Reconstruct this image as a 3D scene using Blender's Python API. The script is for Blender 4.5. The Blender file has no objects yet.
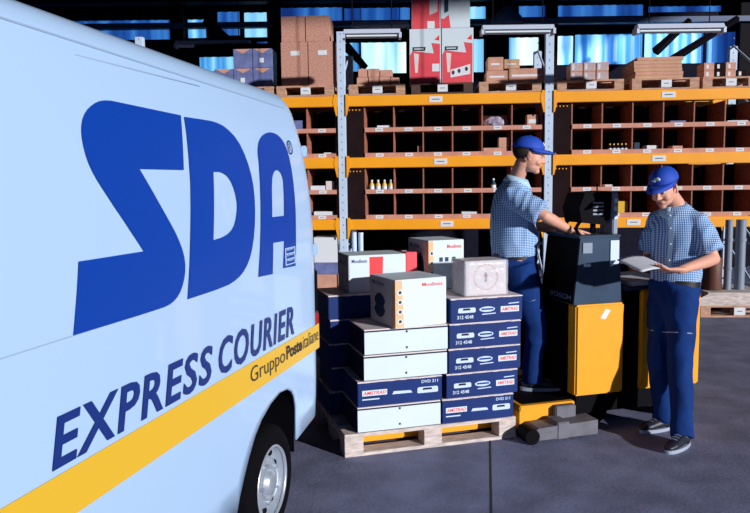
import bpy, bmesh, math, random
from mathutils import Vector, Matrix, noise
random.seed(7)
SC = bpy.context.scene
COL = SC.collection
PI = math.pi
# ------------------------------------------------------------------ camera
F = 745.0
PITCH = math.atan(76.1 / F)
ROLL = math.radians(0.71)
CAM = Vector((0, 0, 1.7))
_f = Vector((0, math.cos(PITCH), -math.sin(PITCH)))
_u = Vector((0, math.sin(PITCH), math.cos(PITCH)))
_r = Vector((1, 0, 0))
CR = _r * math.cos(ROLL) - _u * math.sin(ROLL)
CU = _r * math.sin(ROLL) + _u * math.cos(ROLL)
cd = bpy.data.cameras.new('camera')
cam = bpy.data.objects.new('camera', cd)
COL.objects.link(cam)
M3 = Matrix((CR, CU, -_f)).transposed()
cam.matrix_world = Matrix.Translation(CAM) @ M3.to_4x4()
cd.sensor_width = 36
cd.lens = F / 750 * 36
cd.clip_end = 200
SC.camera = cam


def ray(px, py):
    return CR * ((px - 375) / F) - CU * ((py - 256.5) / F) + _f


def D(px, py, Y):            # survey point: world point seen at (px,py) at distance Y
    d = ray(px, py)
    return CAM + d * (Y / d.y)


def G(px, py, z=0.0):        # survey point on a horizontal level z
    d = ray(px, py)
    return CAM + d * ((z - 1.7) / d.z)


# ------------------------------------------------------------------ materials
MATS = {}


def mat(name, col, rough=0.5, metal=0.0, spec=0.5, noise_amt=0.0, noise_scale=8.0, bump=0.0, bump_scale=60.0,
        col2=None, emit=0.0, coat=0.0, stretch=(1, 1, 1), alpha=1.0, trans=0.0):
    if name in MATS:
        return MATS[name]
    m = bpy.data.materials.new(name)
    m.use_nodes = True
    nt = m.node_tree
    b = nt.nodes['Principled BSDF']
    b.inputs['Base Color'].default_value = (*col, 1)
    b.inputs['Roughness'].default_value = rough
    b.inputs['Metallic'].default_value = metal
    b.inputs['Specular IOR Level'].default_value = spec
    b.inputs['Coat Weight'].default_value = coat
    b.inputs['Alpha'].default_value = alpha
    b.inputs['Transmission Weight'].default_value = trans
    if emit:
        b.inputs['Emission Color'].default_value = (*col, 1)
        b.inputs['Emission Strength'].default_value = emit
    tc = nt.nodes.new('ShaderNodeTexCoord')
    mp = nt.nodes.new('ShaderNodeMapping')
    mp.inputs['Scale'].default_value = stretch
    nt.links.new(tc.outputs['Object'], mp.inputs['Vector'])
    if noise_amt or col2:
        n = nt.nodes.new('ShaderNodeTexNoise')
        n.inputs['Scale'].default_value = noise_scale
        n.inputs['Detail'].default_value = 5
        nt.links.new(mp.outputs[0], n.inputs['Vector'])
        rp = nt.nodes.new('ShaderNodeValToRGB')
        c2 = col2 or tuple(c * (1 - noise_amt) for c in col)
        rp.color_ramp.elements[0].position = 0.35
        rp.color_ramp.elements[1].position = 0.65
        rp.color_ramp.elements[0].color = (*c2, 1)
        rp.color_ramp.elements[1].color = (*col, 1)
        nt.links.new(n.outputs['Fac'], rp.inputs['Fac'])
        nt.links.new(rp.outputs[0], b.inputs['Base Color'])
    if bump:
        n2 = nt.nodes.new('ShaderNodeTexNoise')
        n2.inputs['Scale'].default_value = bump_scale
        n2.inputs['Detail'].default_value = 4
        nt.links.new(mp.outputs[0], n2.inputs['Vector'])
        bp = nt.nodes.new('ShaderNodeBump')
        bp.inputs['Strength'].default_value = bump
        bp.inputs['Distance'].default_value = 0.01
        nt.links.new(n2.outputs['Fac'], bp.inputs['Height'])
        nt.links.new(bp.outputs[0], b.inputs['Normal'])
    MATS[name] = m
    return m


m_van = mat('van_paint', (0.415, 0.60, 0.87), 0.3, coat=0.4, spec=0.4)
m_blue = mat('logo_blue', (0.004, 0.050, 0.36), 0.4, spec=0.2)
m_textblue = mat('lettering_blue', (0.008, 0.03, 0.2), 0.4)
m_stripe = mat('stripe_yellow', (0.76, 0.46, 0.03), 0.4)
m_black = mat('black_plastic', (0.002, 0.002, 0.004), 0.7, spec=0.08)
m_seam = mat('panel_gap', (0.30, 0.42, 0.60), 0.6)
m_rubber = mat('tyre_rubber', (0.003, 0.003, 0.005), 0.9, spec=0.08, bump=0.2)
m_alu = mat('wheel_silver', (0.55, 0.62, 0.72), 0.3, metal=0.6)
m_red = mat('lamp_red', (0.45, 0.02, 0.01), 0.2, coat=0.6)
m_glass = mat('dark_glass', (0.01, 0.015, 0.02), 0.08, coat=0.5)
m_post = mat('upright_grey', (0.58, 0.72, 0.92), 0.45, noise_amt=0.1, noise_scale=4)
m_beam = mat('beam_orange', (1.0, 0.40, 0.010), 0.5, noise_amt=0.08, noise_scale=3)
m_ply = mat('plywood_pink_brown', (0.42, 0.15, 0.09), 0.7, noise_amt=0.3, noise_scale=7, stretch=(1, 1, 6))
m_liptrim = mat('lip_board_pink', (0.66, 0.30, 0.22), 0.7, noise_amt=0.2, noise_scale=9)
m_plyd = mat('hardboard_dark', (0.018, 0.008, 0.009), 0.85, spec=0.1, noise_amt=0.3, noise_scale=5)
m_label = mat('paper_label', (0.72, 0.76, 0.82), 0.7)
m_ink = mat('print_ink', (0.03, 0.03, 0.04), 0.7)
m_pal = mat('pallet_wood', (0.64, 0.37, 0.25), 0.8, noise_amt=0.35, noise_scale=9, stretch=(1, 5, 5), bump=0.3)
m_palw = mat('pale_pallet_wood', (0.74, 0.64, 0.60), 0.8, noise_amt=0.35, noise_scale=12, stretch=(1, 5, 5), bump=0.3)
m_pald = mat('dark_pallet_wood', (0.10, 0.05, 0.035), 0.8, noise_amt=0.3, noise_scale=9)
m_kraft = mat('speckled_kraft', (0.64, 0.35, 0.27), 0.85, col2=(0.42, 0.19, 0.14), noise_scale=60)
m_card = mat('brown_card', (0.62, 0.36, 0.22), 0.8, noise_amt=0.15, noise_scale=10)
m_cardp = mat('pink_card', (0.66, 0.34, 0.25), 0.8, noise_amt=0.2, noise_scale=10)
m_white = mat('white_card', (0.64, 0.75, 0.83), 0.6, noise_amt=0.04, noise_scale=5)
m_whitepk = mat('white_card_warm', (0.76, 0.67, 0.67), 0.6, noise_amt=0.1, noise_scale=6)
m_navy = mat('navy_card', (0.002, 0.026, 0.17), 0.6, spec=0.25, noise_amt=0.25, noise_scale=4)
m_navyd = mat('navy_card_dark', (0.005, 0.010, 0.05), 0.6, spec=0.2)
m_silver = mat('print_silver', (0.55, 0.68, 0.85), 0.5)
m_oprint = mat('print_orange', (0.85, 0.45, 0.24), 0.6)
m_rprint = mat('print_red', (0.80, 0.03, 0.04), 0.6)
m_redcard = mat('red_card', (0.80, 0.07, 0.10), 0.6, noise_amt=0.1)
m_bluewrap = mat('blue_wrap', (0.17, 0.21, 0.46), 0.5, noise_amt=0.3, noise_scale=9)
m_floor = mat('concrete', (0.22, 0.24, 0.38), 0.8, spec=0.2, noise_amt=0.35, noise_scale=3.5, bump=0.25, bump_scale=40)
m_joint = mat('joint_dark', (0.02, 0.02, 0.025), 0.9)
m_wall = mat('dark_cladding', (0.008, 0.008, 0.022), 0.8, noise_amt=0.3, spec=0.1)
m_steel = mat('dark_steel', (0.006, 0.005, 0.009), 0.7, spec=0.1)
m_truss = mat('blue_steel', (0.05, 0.09, 0.2), 0.5)
m_fix = mat('fixture_enamel', (0.55, 0.62, 0.78), 0.5)
m_tube = mat('lamp_tube', (0.75, 0.85, 0.9), 0.3)
m_truck = mat('truck_yellow', (0.90, 0.38, 0.010), 0.5, noise_amt=0.05, spec=0.3)
m_truckd = mat('truck_brown', (0.10, 0.03, 0.015), 0.6)
m_tgrey = mat('truck_grey', (0.028, 0.06, 0.115), 0.6, spec=0.2, noise_amt=0.25, noise_scale=6)
m_tlow = mat('step_grey', (0.15, 0.15, 0.19), 0.6, noise_amt=0.3, noise_scale=9)
m_skin = mat('skin', (0.74, 0.37, 0.26), 0.55, noise_amt=0.08, noise_scale=25)
m_hair = mat('dark_hair', (0.018, 0.011, 0.008), 0.7, bump=0.5, bump_scale=150)
m_cap = mat('cap_blue', (0.006, 0.06, 0.48), 0.7, bump=0.2, bump_scale=200)
m_emb = mat('cap_badge', (0.65, 0.75, 0.75), 0.6)
m_trou = mat('work_trouser_blue', (0.004, 0.036, 0.19), 0.85, spec=0.2, noise_amt=0.25, noise_scale=6, bump=0.3, bump_scale=30)
m_shoe = mat('shoe_dark', (0.012, 0.014, 0.03), 0.45)
m_sole = mat('shoe_sole', (0.35, 0.40, 0.5), 0.6)
m_pipe = mat('piping_grey', (0.35, 0.42, 0.6), 0.6)
m_eye = mat('eye_white', (0.6, 0.58, 0.55), 0.3)
m_iris = mat('iris_dark', (0.02, 0.012, 0.01), 0.2)
m_lip = mat('lip', (0.42, 0.12, 0.10), 0.5)
m_belt = mat('belt_black', (0.01, 0.01, 0.012), 0.5)
m_film = mat('clear_film', (0.75, 0.80, 0.9), 0.15, alpha=0.35, bump=0.8, bump_scale=25)
m_gold = mat('bottle_yellow', (0.8, 0.55, 0.15), 0.3)
m_paper = mat('sheet_paper', (0.62, 0.64, 0.72), 0.7)
m_tubeg = mat('grey_pipe', (0.20, 0.25, 0.34), 0.5)


def shirt_mat():
    m = bpy.data.materials.new('checked_shirt_cotton')
    m.use_nodes = True
    nt = m.node_tree
    b = nt.nodes['Principled BSDF']
    b.inputs['Roughness'].default_value = 0.8
    tc = nt.nodes.new('ShaderNodeTexCoord')
    facs = []
    for ax in (0, 1, 2):
        sp = nt.nodes.new('ShaderNodeSeparateXYZ')
        nt.links.new(tc.outputs['Object'], sp.inputs[0])
        mu = nt.nodes.new('ShaderNodeMath'); mu.operation = 'MULTIPLY'
        mu.inputs[1].default_value = 2 * PI / (0.0125 if ax != 2 else 0.0115)
        nt.links.new(sp.outputs[ax], mu.inputs[0])
        si = nt.nodes.new('ShaderNodeMath'); si.operation = 'SINE'
        nt.links.new(mu.outputs[0], si.inputs[0])
        gt = nt.nodes.new('ShaderNodeMath'); gt.operation = 'GREATER_THAN'
        gt.inputs[1].default_value = -0.15
        nt.links.new(si.outputs[0], gt.inputs[0])
        facs.append(gt)
    a1 = nt.nodes.new('ShaderNodeMath'); a1.operation = 'ADD'
    nt.links.new(facs[0].outputs[0], a1.inputs[0]); nt.links.new(facs[2].outputs[0], a1.inputs[1])
    dv = nt.nodes.new('ShaderNodeMath'); dv.operation = 'MULTIPLY'; dv.inputs[1].default_value = 0.5
    nt.links.new(a1.outputs[0], dv.inputs[0])
    rp = nt.nodes.new('ShaderNodeValToRGB')
    e = rp.color_ramp.elements
    e[0].color = (0.70, 0.84, 0.96, 1); e[1].color = (0.025, 0.12, 0.42, 1)
    mid = e.new(0.5); mid.color = (0.20, 0.38, 0.68, 1)
    nt.links.new(dv.outputs[0], rp.inputs['Fac'])
    nt.links.new(rp.outputs[0], b.inputs['Base Color'])
    return m


m_shirt = shirt_mat()
m_collar = mat('collar_light', (0.42, 0.62, 0.80), 0.8)


def window_mat(name, cols, strength, scale):
    m = bpy.data.materials.new(name)
    m.use_nodes = True
    nt = m.node_tree
    b = nt.nodes['Principled BSDF']
    b.inputs['Roughness'].default_value = 0.5
    tc = nt.nodes.new('ShaderNodeTexCoord')
    mp = nt.nodes.new('ShaderNodeMapping')
    mp.inputs['Scale'].default_value = (scale, 0.0, 0.15)
    nt.links.new(tc.outputs['Object'], mp.inputs['Vector'])
    n = nt.nodes.new('ShaderNodeTexNoise')
    n.inputs['Scale'].default_value = 1.0
    n.inputs['Detail'].default_value = 2
    nt.links.new(mp.outputs[0], n.inputs['Vector'])
    rp = nt.nodes.new('ShaderNodeValToRGB')
    e = rp.color_ramp.elements
    e[0].position = 0.36; e[1].position = 0.66
    e[0].color = (*cols[0], 1); e[1].color = (*cols[2], 1)
    mid = e.new(0.5); mid.color = (*cols[1], 1)
    nt.links.new(n.outputs['Fac'], rp.inputs['Fac'])
    nt.links.new(rp.outputs[0], b.inputs['Base Color'])
    nt.links.new(rp.outputs[0], b.inputs['Emission Color'])
    b.inputs['Emission Strength'].default_value = strength
    return m


m_w_mid = window_mat('translucent_blue', [(0.02, 0.13, 0.45), (0.10, 0.42, 0.85), (0.40, 0.82, 1.0)], 1.05, 4.5)
m_w_bri = window_mat('translucent_bright', [(0.08, 0.35, 0.8), (0.55, 0.9, 1.0), (0.85, 1.0, 1.0)], 1.15, 3.0)
m_w_dim = window_mat('translucent_dim', [(0.006, 0.03, 0.18), (0.014, 0.09, 0.38), (0.05, 0.22, 0.62)], 1.0, 3.0)


# ------------------------------------------------------------------ mesh helpers
class MB:
    def __init__(s):
        s.v = []; s.f = []; s.m = []; s.mats = []; s.sm = []

    def mi(s, m):
        if m not in s.mats: s.mats.append(m)
        return s.mats.index(m)

    def poly(s, pts, m, faces=None, smooth=False):
        k = len(s.v)
        s.v += [tuple(p) for p in pts]
        faces = faces or [tuple(range(len(pts)))]
        i = s.mi(m)
        for fc in faces:
            s.f.append(tuple(k + q for q in fc)); s.m.append(i); s.sm.append(smooth)
        return s

    def box(s, x0, x1, y0, y1, z0, z1, m, T=None, bev=0.0):
        if bev:
            b = bmesh.new()
            bmesh.ops.create_cube(b, size=1)
            for v in b.verts:
                v.co = Vector(((x0 + x1) / 2 + v.co.x * (x1 - x0), (y0 + y1) / 2 + v.co.y * (y1 - y0), (z0 + z1) / 2 + v.co.z * (z1 - z0)))
            bmesh.ops.bevel(b, geom=b.edges[:], offset=bev, segments=2, affect='EDGES')
            s.add_bm(b, m, T)
            return s
        P = [Vector(p) for p in ((x0, y0, z0), (x1, y0, z0), (x1, y1, z0), (x0, y1, z0), (x0, y0, z1), (x1, y0, z1), (x1, y1, z1), (x0, y1, z1))]
        if T: P = [T @ p for p in P]
        return s.poly(P, m, [(0, 3, 2, 1), (4, 5, 6, 7), (0, 1, 5, 4), (1, 2, 6, 5), (2, 3, 7, 6), (3, 0, 4, 7)])

    def add_bm(s, b, m, T=None, smooth=False, free=True):
        b.verts.ensure_lookup_table()
        for i, v in enumerate(b.verts): v.index = i
        pts = [(T @ v.co if T else v.co) for v in b.verts]
        s.poly(pts, m, [tuple(v.index for v in f.verts) for f in b.faces], smooth)
        if free: b.free()

    def prism(s, pts2, axis, a, b_, m, T=None):
        """outline in two axes extruded along the third from a to b_"""
        n = len(pts2)

        def mk(p, t):
            q = {'x': (t, p[0], p[1]), 'y': (p[0], t, p[1]), 'z': (p[0], p[1], t)}[axis]
            q = Vector(q)
            return T @ q if T else q
        P = [mk(p, a) for p in pts2] + [mk(p, b_) for p in pts2]
        fs = [tuple(range(n)), tuple(range(2 * n - 1, n - 1, -1))]
        fs += [(i, (i + 1) % n + 0, (i + 1) % n + n, i + n) for i in range(n)]
        return s.poly(P, m, fs)

    def tube(s, pts, rad, m, n=12, ref=Vector((0, 0, 1)), cap=True, smooth=True, round_end=False):
        pts = [Vector(p) for p in pts]
        R = []
        for i in range(len(pts)):
            r = rad[i] if isinstance(rad, (list, tuple)) else rad
            R.append(r if isinstance(r, (list, tuple)) else (r, r))
        if round_end:
            d0 = (pts[0] - pts[1]).normalized(); d1 = (pts[-1] - pts[-2]).normalized()
            a, b_ = R[0], R[-1]
            pre = [(pts[0] + d0 * min(a) * math.sin(t), (a[0] * math.cos(t), a[1] * math.cos(t))) for t in (1.45, 1.0, 0.5)]
            post = [(pts[-1] + d1 * min(b_) * math.sin(t), (b_[0] * math.cos(t), b_[1] * math.cos(t))) for t in (0.5, 1.0, 1.45)]
            pts = [p for p, _ in pre] + pts + [p for p, _ in post]
            R = [r for _, r in pre] + R + [r for _, r in post]
        rings = []
        for i, p in enumerate(pts):
            t = (pts[min(i + 1, len(pts) - 1)] - pts[max(i - 1, 0)]).normalized()
            rf = ref if abs(t.dot(ref.normalized())) < 0.97 else Vector((0.3, 1, 0.1)).normalized()
            a = (rf - t * rf.dot(t)).normalized()
            b_ = t.cross(a)
            rings.append([p + a * (R[i][0] * math.cos(2 * PI * k / n)) + b_ * (R[i][1] * math.sin(2 * PI * k / n)) for k in range(n)])
        P = [q for r in rings for q in r]
        fs = []
        for i in range(len(rings) - 1):
            for k in range(n):
                fs.append((i * n + k, i * n + (k + 1) % n, (i + 1) * n + (k + 1) % n, (i + 1) * n + k))
        s.poly(P, m, fs, smooth)
        if cap:
            s.poly(rings[0][::-1], m); s.poly(rings[-1], m)
        return s

    def ell(s, c, r, m, T=None, u=20, v=12, rot=None):
        b = bmesh.new()
        bmesh.ops.create_uvsphere(b, u_segments=u, v_segments=v, radius=1)
        A = Matrix.Translation(Vector(c)) @ (rot.to_4x4() if rot else Matrix()) @ Matrix.Diagonal((*r, 1))
        if T: A = T @ A
        s.add_bm(b, m, A, True)
        return s

    def mesh(s, name):
        me = bpy.data.meshes.new(name)
        me.from_pydata(s.v, [], s.f)
        for m in s.mats: me.materials.append(m)
        me.polygons.foreach_set('material_index', s.m)
        me.polygons.foreach_set('use_smooth', s.sm)
        me.update()
        return me

    def build(s, name, parent=None, T=None):
        me = s.mesh(name)
        o = bpy.data.objects.new(name, me)
        COL.objects.link(o)
        if T is not None: o.matrix_local = T
        if parent: o.parent = parent
        return o


def tag(o, label=None, cat=None, group=None, kind=None):
    if label: o['label'] = label
    if cat: o['category'] = cat
    if group: o['group'] = group
    if kind: o['kind'] = kind
    return o


def thing(name, label, cat, loc=(0, 0, 0), rz=0.0, group=None):
    o = bpy.data.objects.new(name, None)
    o.empty_display_size = 0.1
    COL.objects.link(o)
    o.location = loc
    o.rotation_euler = (0, 0, rz)
    return tag(o, label, cat, group)


def struct(mb, name):
    return tag(mb.build(name), kind='structure')


def dup(o, parent=None, loc=None, rz=None, label=None, group=None):
    c = o.copy()
    COL.objects.link(c)
    if parent is not None: c.parent = parent
    if loc is not None: c.location = loc
    if rz is not None: c.rotation_euler = (0, 0, rz)
    if label: c['label'] = label
    if group: c['group'] = group
    for ch in list(o.children): dup(ch, c)
    return c


TXT = {}


def text_geo(s, bold=0.0, shear=0.0, spacing=1.0):
    key = (s, bold, shear, spacing)
    if key in TXT: return TXT[key]
    cu = bpy.data.curves.new('t', 'FONT')
    cu.body = s
    cu.offset = bold
    cu.shear = shear
    cu.resolution_u = 3
    cu.space_character = spacing
    ob = bpy.data.objects.new('t', cu)
    COL.objects.link(ob)
    dg = bpy.context.evaluated_depsgraph_get()
    me = bpy.data.meshes.new_from_object(ob.evaluated_get(dg))
    vs = [v.co.copy() for v in me.vertices]
    fs = [tuple(p.vertices) for p in me.polygons]
    bpy.data.objects.remove(ob)
    bpy.data.meshes.remove(me)
    xs = [v.x for v in vs]; ys = [v.y for v in vs]
    x0, x1, y0, y1 = min(xs), max(xs), min(ys), max(ys)
    vs = [((v.x - x0) / (x1 - x0), (v.y - y0) / (y1 - y0)) for v in vs]
    TXT[key] = (vs, fs)
    return TXT[key]


def put_text(mb, s, x0, x1, z0, z1, fn, m, bold=0.0, shear=0.0, spacing=1.0):
    vs, fs = text_geo(s, bold, shear, spacing)
    mb.poly([fn(x0 + (x1 - x0) * a, z0 + (z1 - z0) * b) for a, b in vs], m, fs)


def remesh(mb, name, mats, voxel, smooth=4, parent=None, fold=None):
    me = mb.mesh(name + '_src')
    ob = bpy.data.objects.new(name, me)
    COL.objects.link(ob)
    r = ob.modifiers.new('r', 'REMESH'); r.mode = 'VOXEL'; r.voxel_size = voxel; r.use_smooth_shade = True
    sm = ob.modifiers.new('s', 'SMOOTH'); sm.iterations = smooth; sm.factor = 0.5
    dg = bpy.context.evaluated_depsgraph_get()
    me2 = bpy.data.meshes.new_from_object(ob.evaluated_get(dg))
    bpy.data.objects.remove(ob); bpy.data.meshes.remove(me)
    me2.name = name
    if fold:
        amp, fr = fold
        nn = [v.normal.copy() for v in me2.vertices]
        for v, n in zip(me2.vertices, nn):
            q = Vector((v.co.x * fr[0], v.co.y * fr[1], v.co.z * fr[2]))
            q += noise.noise_vector(q * 0.4) * 1.2
            a = noise.noise(q)
            v.co += n * amp * (1 - 2.2 * abs(a)) * 0.8
    me2.materials.clear()
    for m in mats: me2.materials.append(m)
    for p in me2.polygons: p.use_smooth = True; p.material_index = 0
    o = bpy.data.objects.new(name, me2)
    COL.objects.link(o)
    if parent: o.parent = parent
    return o


# ------------------------------------------------------------------ world & light
w = bpy.data.worlds.new('world'); SC.world = w
w.use_nodes = True
bg = w.node_tree.nodes['Background']
bg.inputs['Color'].default_value = (0.16, 0.28, 0.75, 1)
bg.inputs['Strength'].default_value = 0.11
sd = bpy.data.lights.new('low_sun', 'SUN')
sd.energy = 4.5
sd.angle = math.radians(1.2)
sd.color = (1.0, 0.98, 0.97)
sun = bpy.data.objects.new('low_sun', sd)
COL.objects.link(sun)
el = math.radians(13)
to_sun = Vector((0.72 * math.cos(el), -0.694 * math.cos(el), math.sin(el)))
sun.rotation_euler = to_sun.to_track_quat('Z', 'Y').to_euler()
sun.location = (8, -10, 5)

# ------------------------------------------------------------------ setting
WY = 14.0
mb = MB()
mb.box(-9, 13, -4, WY + 0.2, -0.1, 0.0, m_floor)
struct(mb, 'floor')
mb = MB()      # expansion joints in the slab
ja = G(490, 440); jb = G(491, 500)
jd = (ja - jb).normalized(); jn = Vector((jd.y, -jd.x, 0))
for off in (-5, 0, 5):
    a = ja + jd * 9 + jn * off; b = ja - jd * 6.5 + jn * off
    mb.poly([a + jn * 0.006 + Vector((0, 0, .001)), b + jn * 0.006 + Vector((0, 0, .001)), b - jn * 0.006 + Vector((0, 0, .001)), a - jn * 0.006 + Vector((0, 0, .001))], m_joint)
struct(mb, 'trim_1')
mb = MB()
mb.box(-9, 13, 0.5, WY + 0.2, 7.0, 7.15, m_steel)
struct(mb, 'ceiling')
mb = MB()
mb.box(-9, -8.8, 0.5, WY, 0, 7.0, m_wall)
struct(mb, 'wall_left')


def wz(y, x=375): return 1.7 + ((180.4 - 0.0124 * (x - 375)) - y) * WY / F
def wx(x): return (x - 375) / F * WY


wins = [  # px x0,x1,y0,y1, material
    (40, 180, 22, 41, m_w_dim), (195, 213, 22, 40, m_w_mid), (224, 246, 15, 38, m_w_dim), (250, 275, 16, 40, m_w_mid),
    (286, 346, 12, 26, m_w_dim), (348, 412, 13, 28, m_w_dim), (470, 486, 13, 30, m_w_mid), (518, 640, 13, 24, m_w_dim), (644, 716, 15, 21, m_w_dim),
    (345, 362, 46, 74, m_w_mid), (364, 408, 46, 76, m_w_bri), (474, 484, 44, 76, m_w_mid), (508, 538, 43, 70, m_w_bri), (551, 572, 42, 70, m_w_bri), (573, 640, 41, 70, m_w_mid),
    (641, 700, 40, 70, m_w_mid), (702, 742, 40, 74, m_w_dim), (205, 262, 58, 72, m_w_mid), (262, 283, 44, 72, m_w_dim)]
# back wall: dark cladding in strips around the openings
xs = sorted({-9.0, 13.0} | {wx(a[0]) for a in wins} | {wx(a[1]) for a in wins})
mb = MB()
for i in range(len(xs) - 1):
    xm = (xs[i] + xs[i + 1]) / 2
    cuts = sorted([(wz(a[3]), wz(a[2])) for a in wins if wx(a[0]) < xm < wx(a[1])])
    z = 0
    for lo, hi in cuts:
        if lo > z: mb.box(xs[i], xs[i + 1], WY, WY + 0.12, z, lo, m_wall)
        z = max(z, hi)
    mb.box(xs[i], xs[i + 1], WY, WY + 0.12, z, 7.0, m_wall)
struct(mb, 'wall_back')
for k, (a, b, c, d, m) in enumerate(wins):
    mb = MB()
    x0, x1, z0, z1 = wx(a), wx(b), wz(d), wz(c)
    n = max(4, int((x1 - x0) / 0.035))
    P = []
    for i in range(n + 1):
        x = x0 + (x1 - x0) * i / n
        y = WY + 0.06 + 0.018 * math.sin(2 * PI * x / 0.16)
        P += [(x, y, z0), (x, y, z1)]
    mb.poly(P, m, [(2 * i, 2 * i + 2, 2 * i + 3, 2 * i + 1) for i in range(n)], True)
    struct(mb, 'window_%d' % (k + 1))
# roof steel in front of the back wall: girts, columns and braces
mb = MB()
mb.box(-9, 13, WY - 0.35, WY - 0.2, wz(34), wz(29), m_truss)
mb.box(-9, 13, WY - 0.5, WY - 0.25, wz(12) , wz(12) + 0.35, m_steel)
struct(mb, 'trim_2')
mb = MB()
for px, wpx in ((188, 10), (500, 9), (547, 8), (735, 12), (280, 8)):
    mb.box(wx(px - wpx / 2), wx(px + wpx / 2), WY - 0.25, WY - 0.02, 0, 6.9, m_steel)
    mb.box(wx(px - wpx / 2) - .03, wx(px + wpx / 2) + .03, WY - 0.27, WY - 0.25, 0, 6.9, m_steel)
struct(mb, 'trim_3')
mb = MB()
for (xa, ya, xb, yb, Y) in ((640, 80, 738, 18, 12.6), (655, 52, 690, 20, 12.8), (205, 20, 235, 45, 13), (272, 18, 290, 40, 13), (345, 45, 366, 68, 12.5), (195, 50, 290, 46, 11.5)):
    mb.tube([D(xa, ya, Y), D(xb, yb, Y)], (0.08, 0.05), m_steel, n=4, smooth=False)
struct(mb, 'trim_4')


def corner_fix(o, s, v): return o


# fluorescent fixtures, hung from the ceiling on rods
def fixture(px0, px1, py, Y, label, tilt=0.0):
    a = D(px0, py, Y); b = D(px1, py - 0.0124 * (px1 - px0), Y)
    L = (b - a).length
    t = thing('fluorescent_light', label, 'ceiling light', (a + b) / 2, math.atan2(b.y - a.y, b.x - a.x), 'fluorescent lights hung above the racking')
    m1 = MB(); m1.prism([(-.09, 0), (.09, 0), (.05, .055), (-.05, .055)], 'x', -L / 2, L / 2, m_fix); m1.build('housing', t)
    for s in (-.045, .045):
        m2 = MB(); m2.tube([(-L / 2 + .03, s, -.02), (L / 2 - .03, s, -.02)], .014, m_tube, n=10); m2.build('lamp_tube', t)
    for s in (-1, 1):
        m3 = MB(); m3.box(s * L / 2 - .015, s * L / 2 + .015, -.08, .08, -.05, .01, m_fix); m3.build('end_cap', t)
        m4 = MB(); m4.tube([(s * L * .35, 0, .05), (s * L * .35, 0, 7.0 - t.location.z)], .006, m_steel, n=6); m4.build('hanging_rod', t)
    return t


fixture(344, 400, 35, 8.9, 'long fluorescent light hanging left of the red and white cartons')
fixture(482, 553, 31, 8.7, 'fluorescent light hanging just right of the red and white cartons')
fixture(636, 722, 30, 8.6, 'fluorescent light hanging at the upper right above the rack')
fixture(176, 250, 45, 11.6, 'fluorescent light seen just above the van roof')
fixture(352, 408, 26, 11.9, 'far dim fluorescent light above the pallet of small cartons')
# high bay lamp
hb = D(507, 24, 10.8)
t = thing('high_bay_lamp', 'round grey high bay lamp hanging near the middle rack upright', 'lamp', hb)
m1 = MB(); m1.tube([(0, 0, 0), (0, 0, .10), (0, 0, .2), (0, 0, .24)], [.24, .20, .10, .06], m_truss, n=24); m1.build('reflector', t)
m1 = MB(); m1.tube([(0, 0, .24), (0, 0, .40)], .07, m_steel, n=16); m1.build('ballast_housing', t)
m1 = MB(); m1.tube([(0, 0, .40), (0, 0, 7.0 - hb.z)], .008, m_steel, n=6); m1.build('hanging_rod', t)

# ------------------------------------------------------------------ van
VT = Vector((-0.31, 4.05, 0))
VA = math.atan2(-0.9684, -0.2495)
VD = Vector((-0.2495, -0.9684, 0)); VN = Vector((0.9684, -0.2495, 0))
van = thing('delivery_van', 'white courier van with big blue lettering and a yellow stripe on its side', 'van', VT, VA)


def yo(z):
    y = 0.0
    if z > 1.30: y = -0.16 * (z - 1.30) ** 2
    if z < 0.75: y = -0.10 * (0.75 - z) ** 2
    return y


def van_sz(px, py):
    d = ray(px, py)
    off = 0.0
    for _ in range(12):
        t = ((VT + VN * off - CAM).dot(VN)) / d.dot(VN)
        p = CAM + d * t
        off = yo(p.z)
    return (p - VT).dot(VD), p.z


def vp(s, z, h=0.003):
    return Vector((s, yo(z) + h, z))


LEN, WID = 4.85, 1.96
WC = 0.66; WZ = 0.35; WR = 0.275


ARCH = [(-.30, .30), (-.298, .50), (-.292, .56), (-.27, .615), (-.231, .655), (-.162, .688), (-.057, .70), (.056, .680), (.166, .637), (.24, .585), (.303, .512), (.35, .44), (.387, .372), (.41, .30)]


def zbot(s):
    z = 0.30
    if s < 0.42: z = 0.375 + (0.42 - s) * 0.12
    for c in (WC, WC + 3.0):
        a = s - c
        for (a0, z0), (a1, z1) in zip(ARCH, ARCH[1:]):
            if a0 <= a <= a1: z = max(z, z0 + (z1 - z0) * (a - a0) / (a1 - a0))
    return z


def topprofile(s):
    # roof drop and shoulder
    prof = []
    for z in (0.62, 0.75, 0.9, 1.05, 1.2, 1.3, 1.4, 1.5, 1.6, 1.7, 1.8, 1.9, 1.98):
        prof.append((yo(z), z))
    y0 = yo(1.98)
    for a in (15, 30, 45, 60, 75, 90):
        r = math.radians(a)
        prof.append((y0 - 0.015 - 0.12 * (1 - math.cos(r)), 2.0 + 0.195 * math.sin(r) ** 0.9))
    prof.append((-0.6, 2.23)); prof.append((-WID / 2, 2.24))
    return prof


def shape(s, y, z):
    # rounded tail, sloped nose
    k = max(0.0, 0.10 - s) / 0.10
    ins = 0.06 * (1 - math.sqrt(max(0, 1 - k * k)))
    if y > -WID / 2 + 0.01: y -= ins
    zz = z
    if z > 1.6: zz = z - (z - 1.6) * 0.30 * (1 - math.sqrt(max(0, 1 - (max(0, 0.14 - s) / 0.14) ** 2)))
    if z > 1.9: zz += min(1, (z - 1.9) / .2) * (-.035 + .027 * min(s, 3.0))
    if s > 3.5:
        f = (s - 3.5) / (LEN - 3.5)
        lim = 2.19 - 1.15 * f ** 0.8
        if zz > lim: zz = lim - (zz - lim) * -0.02
    return y, zz


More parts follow.
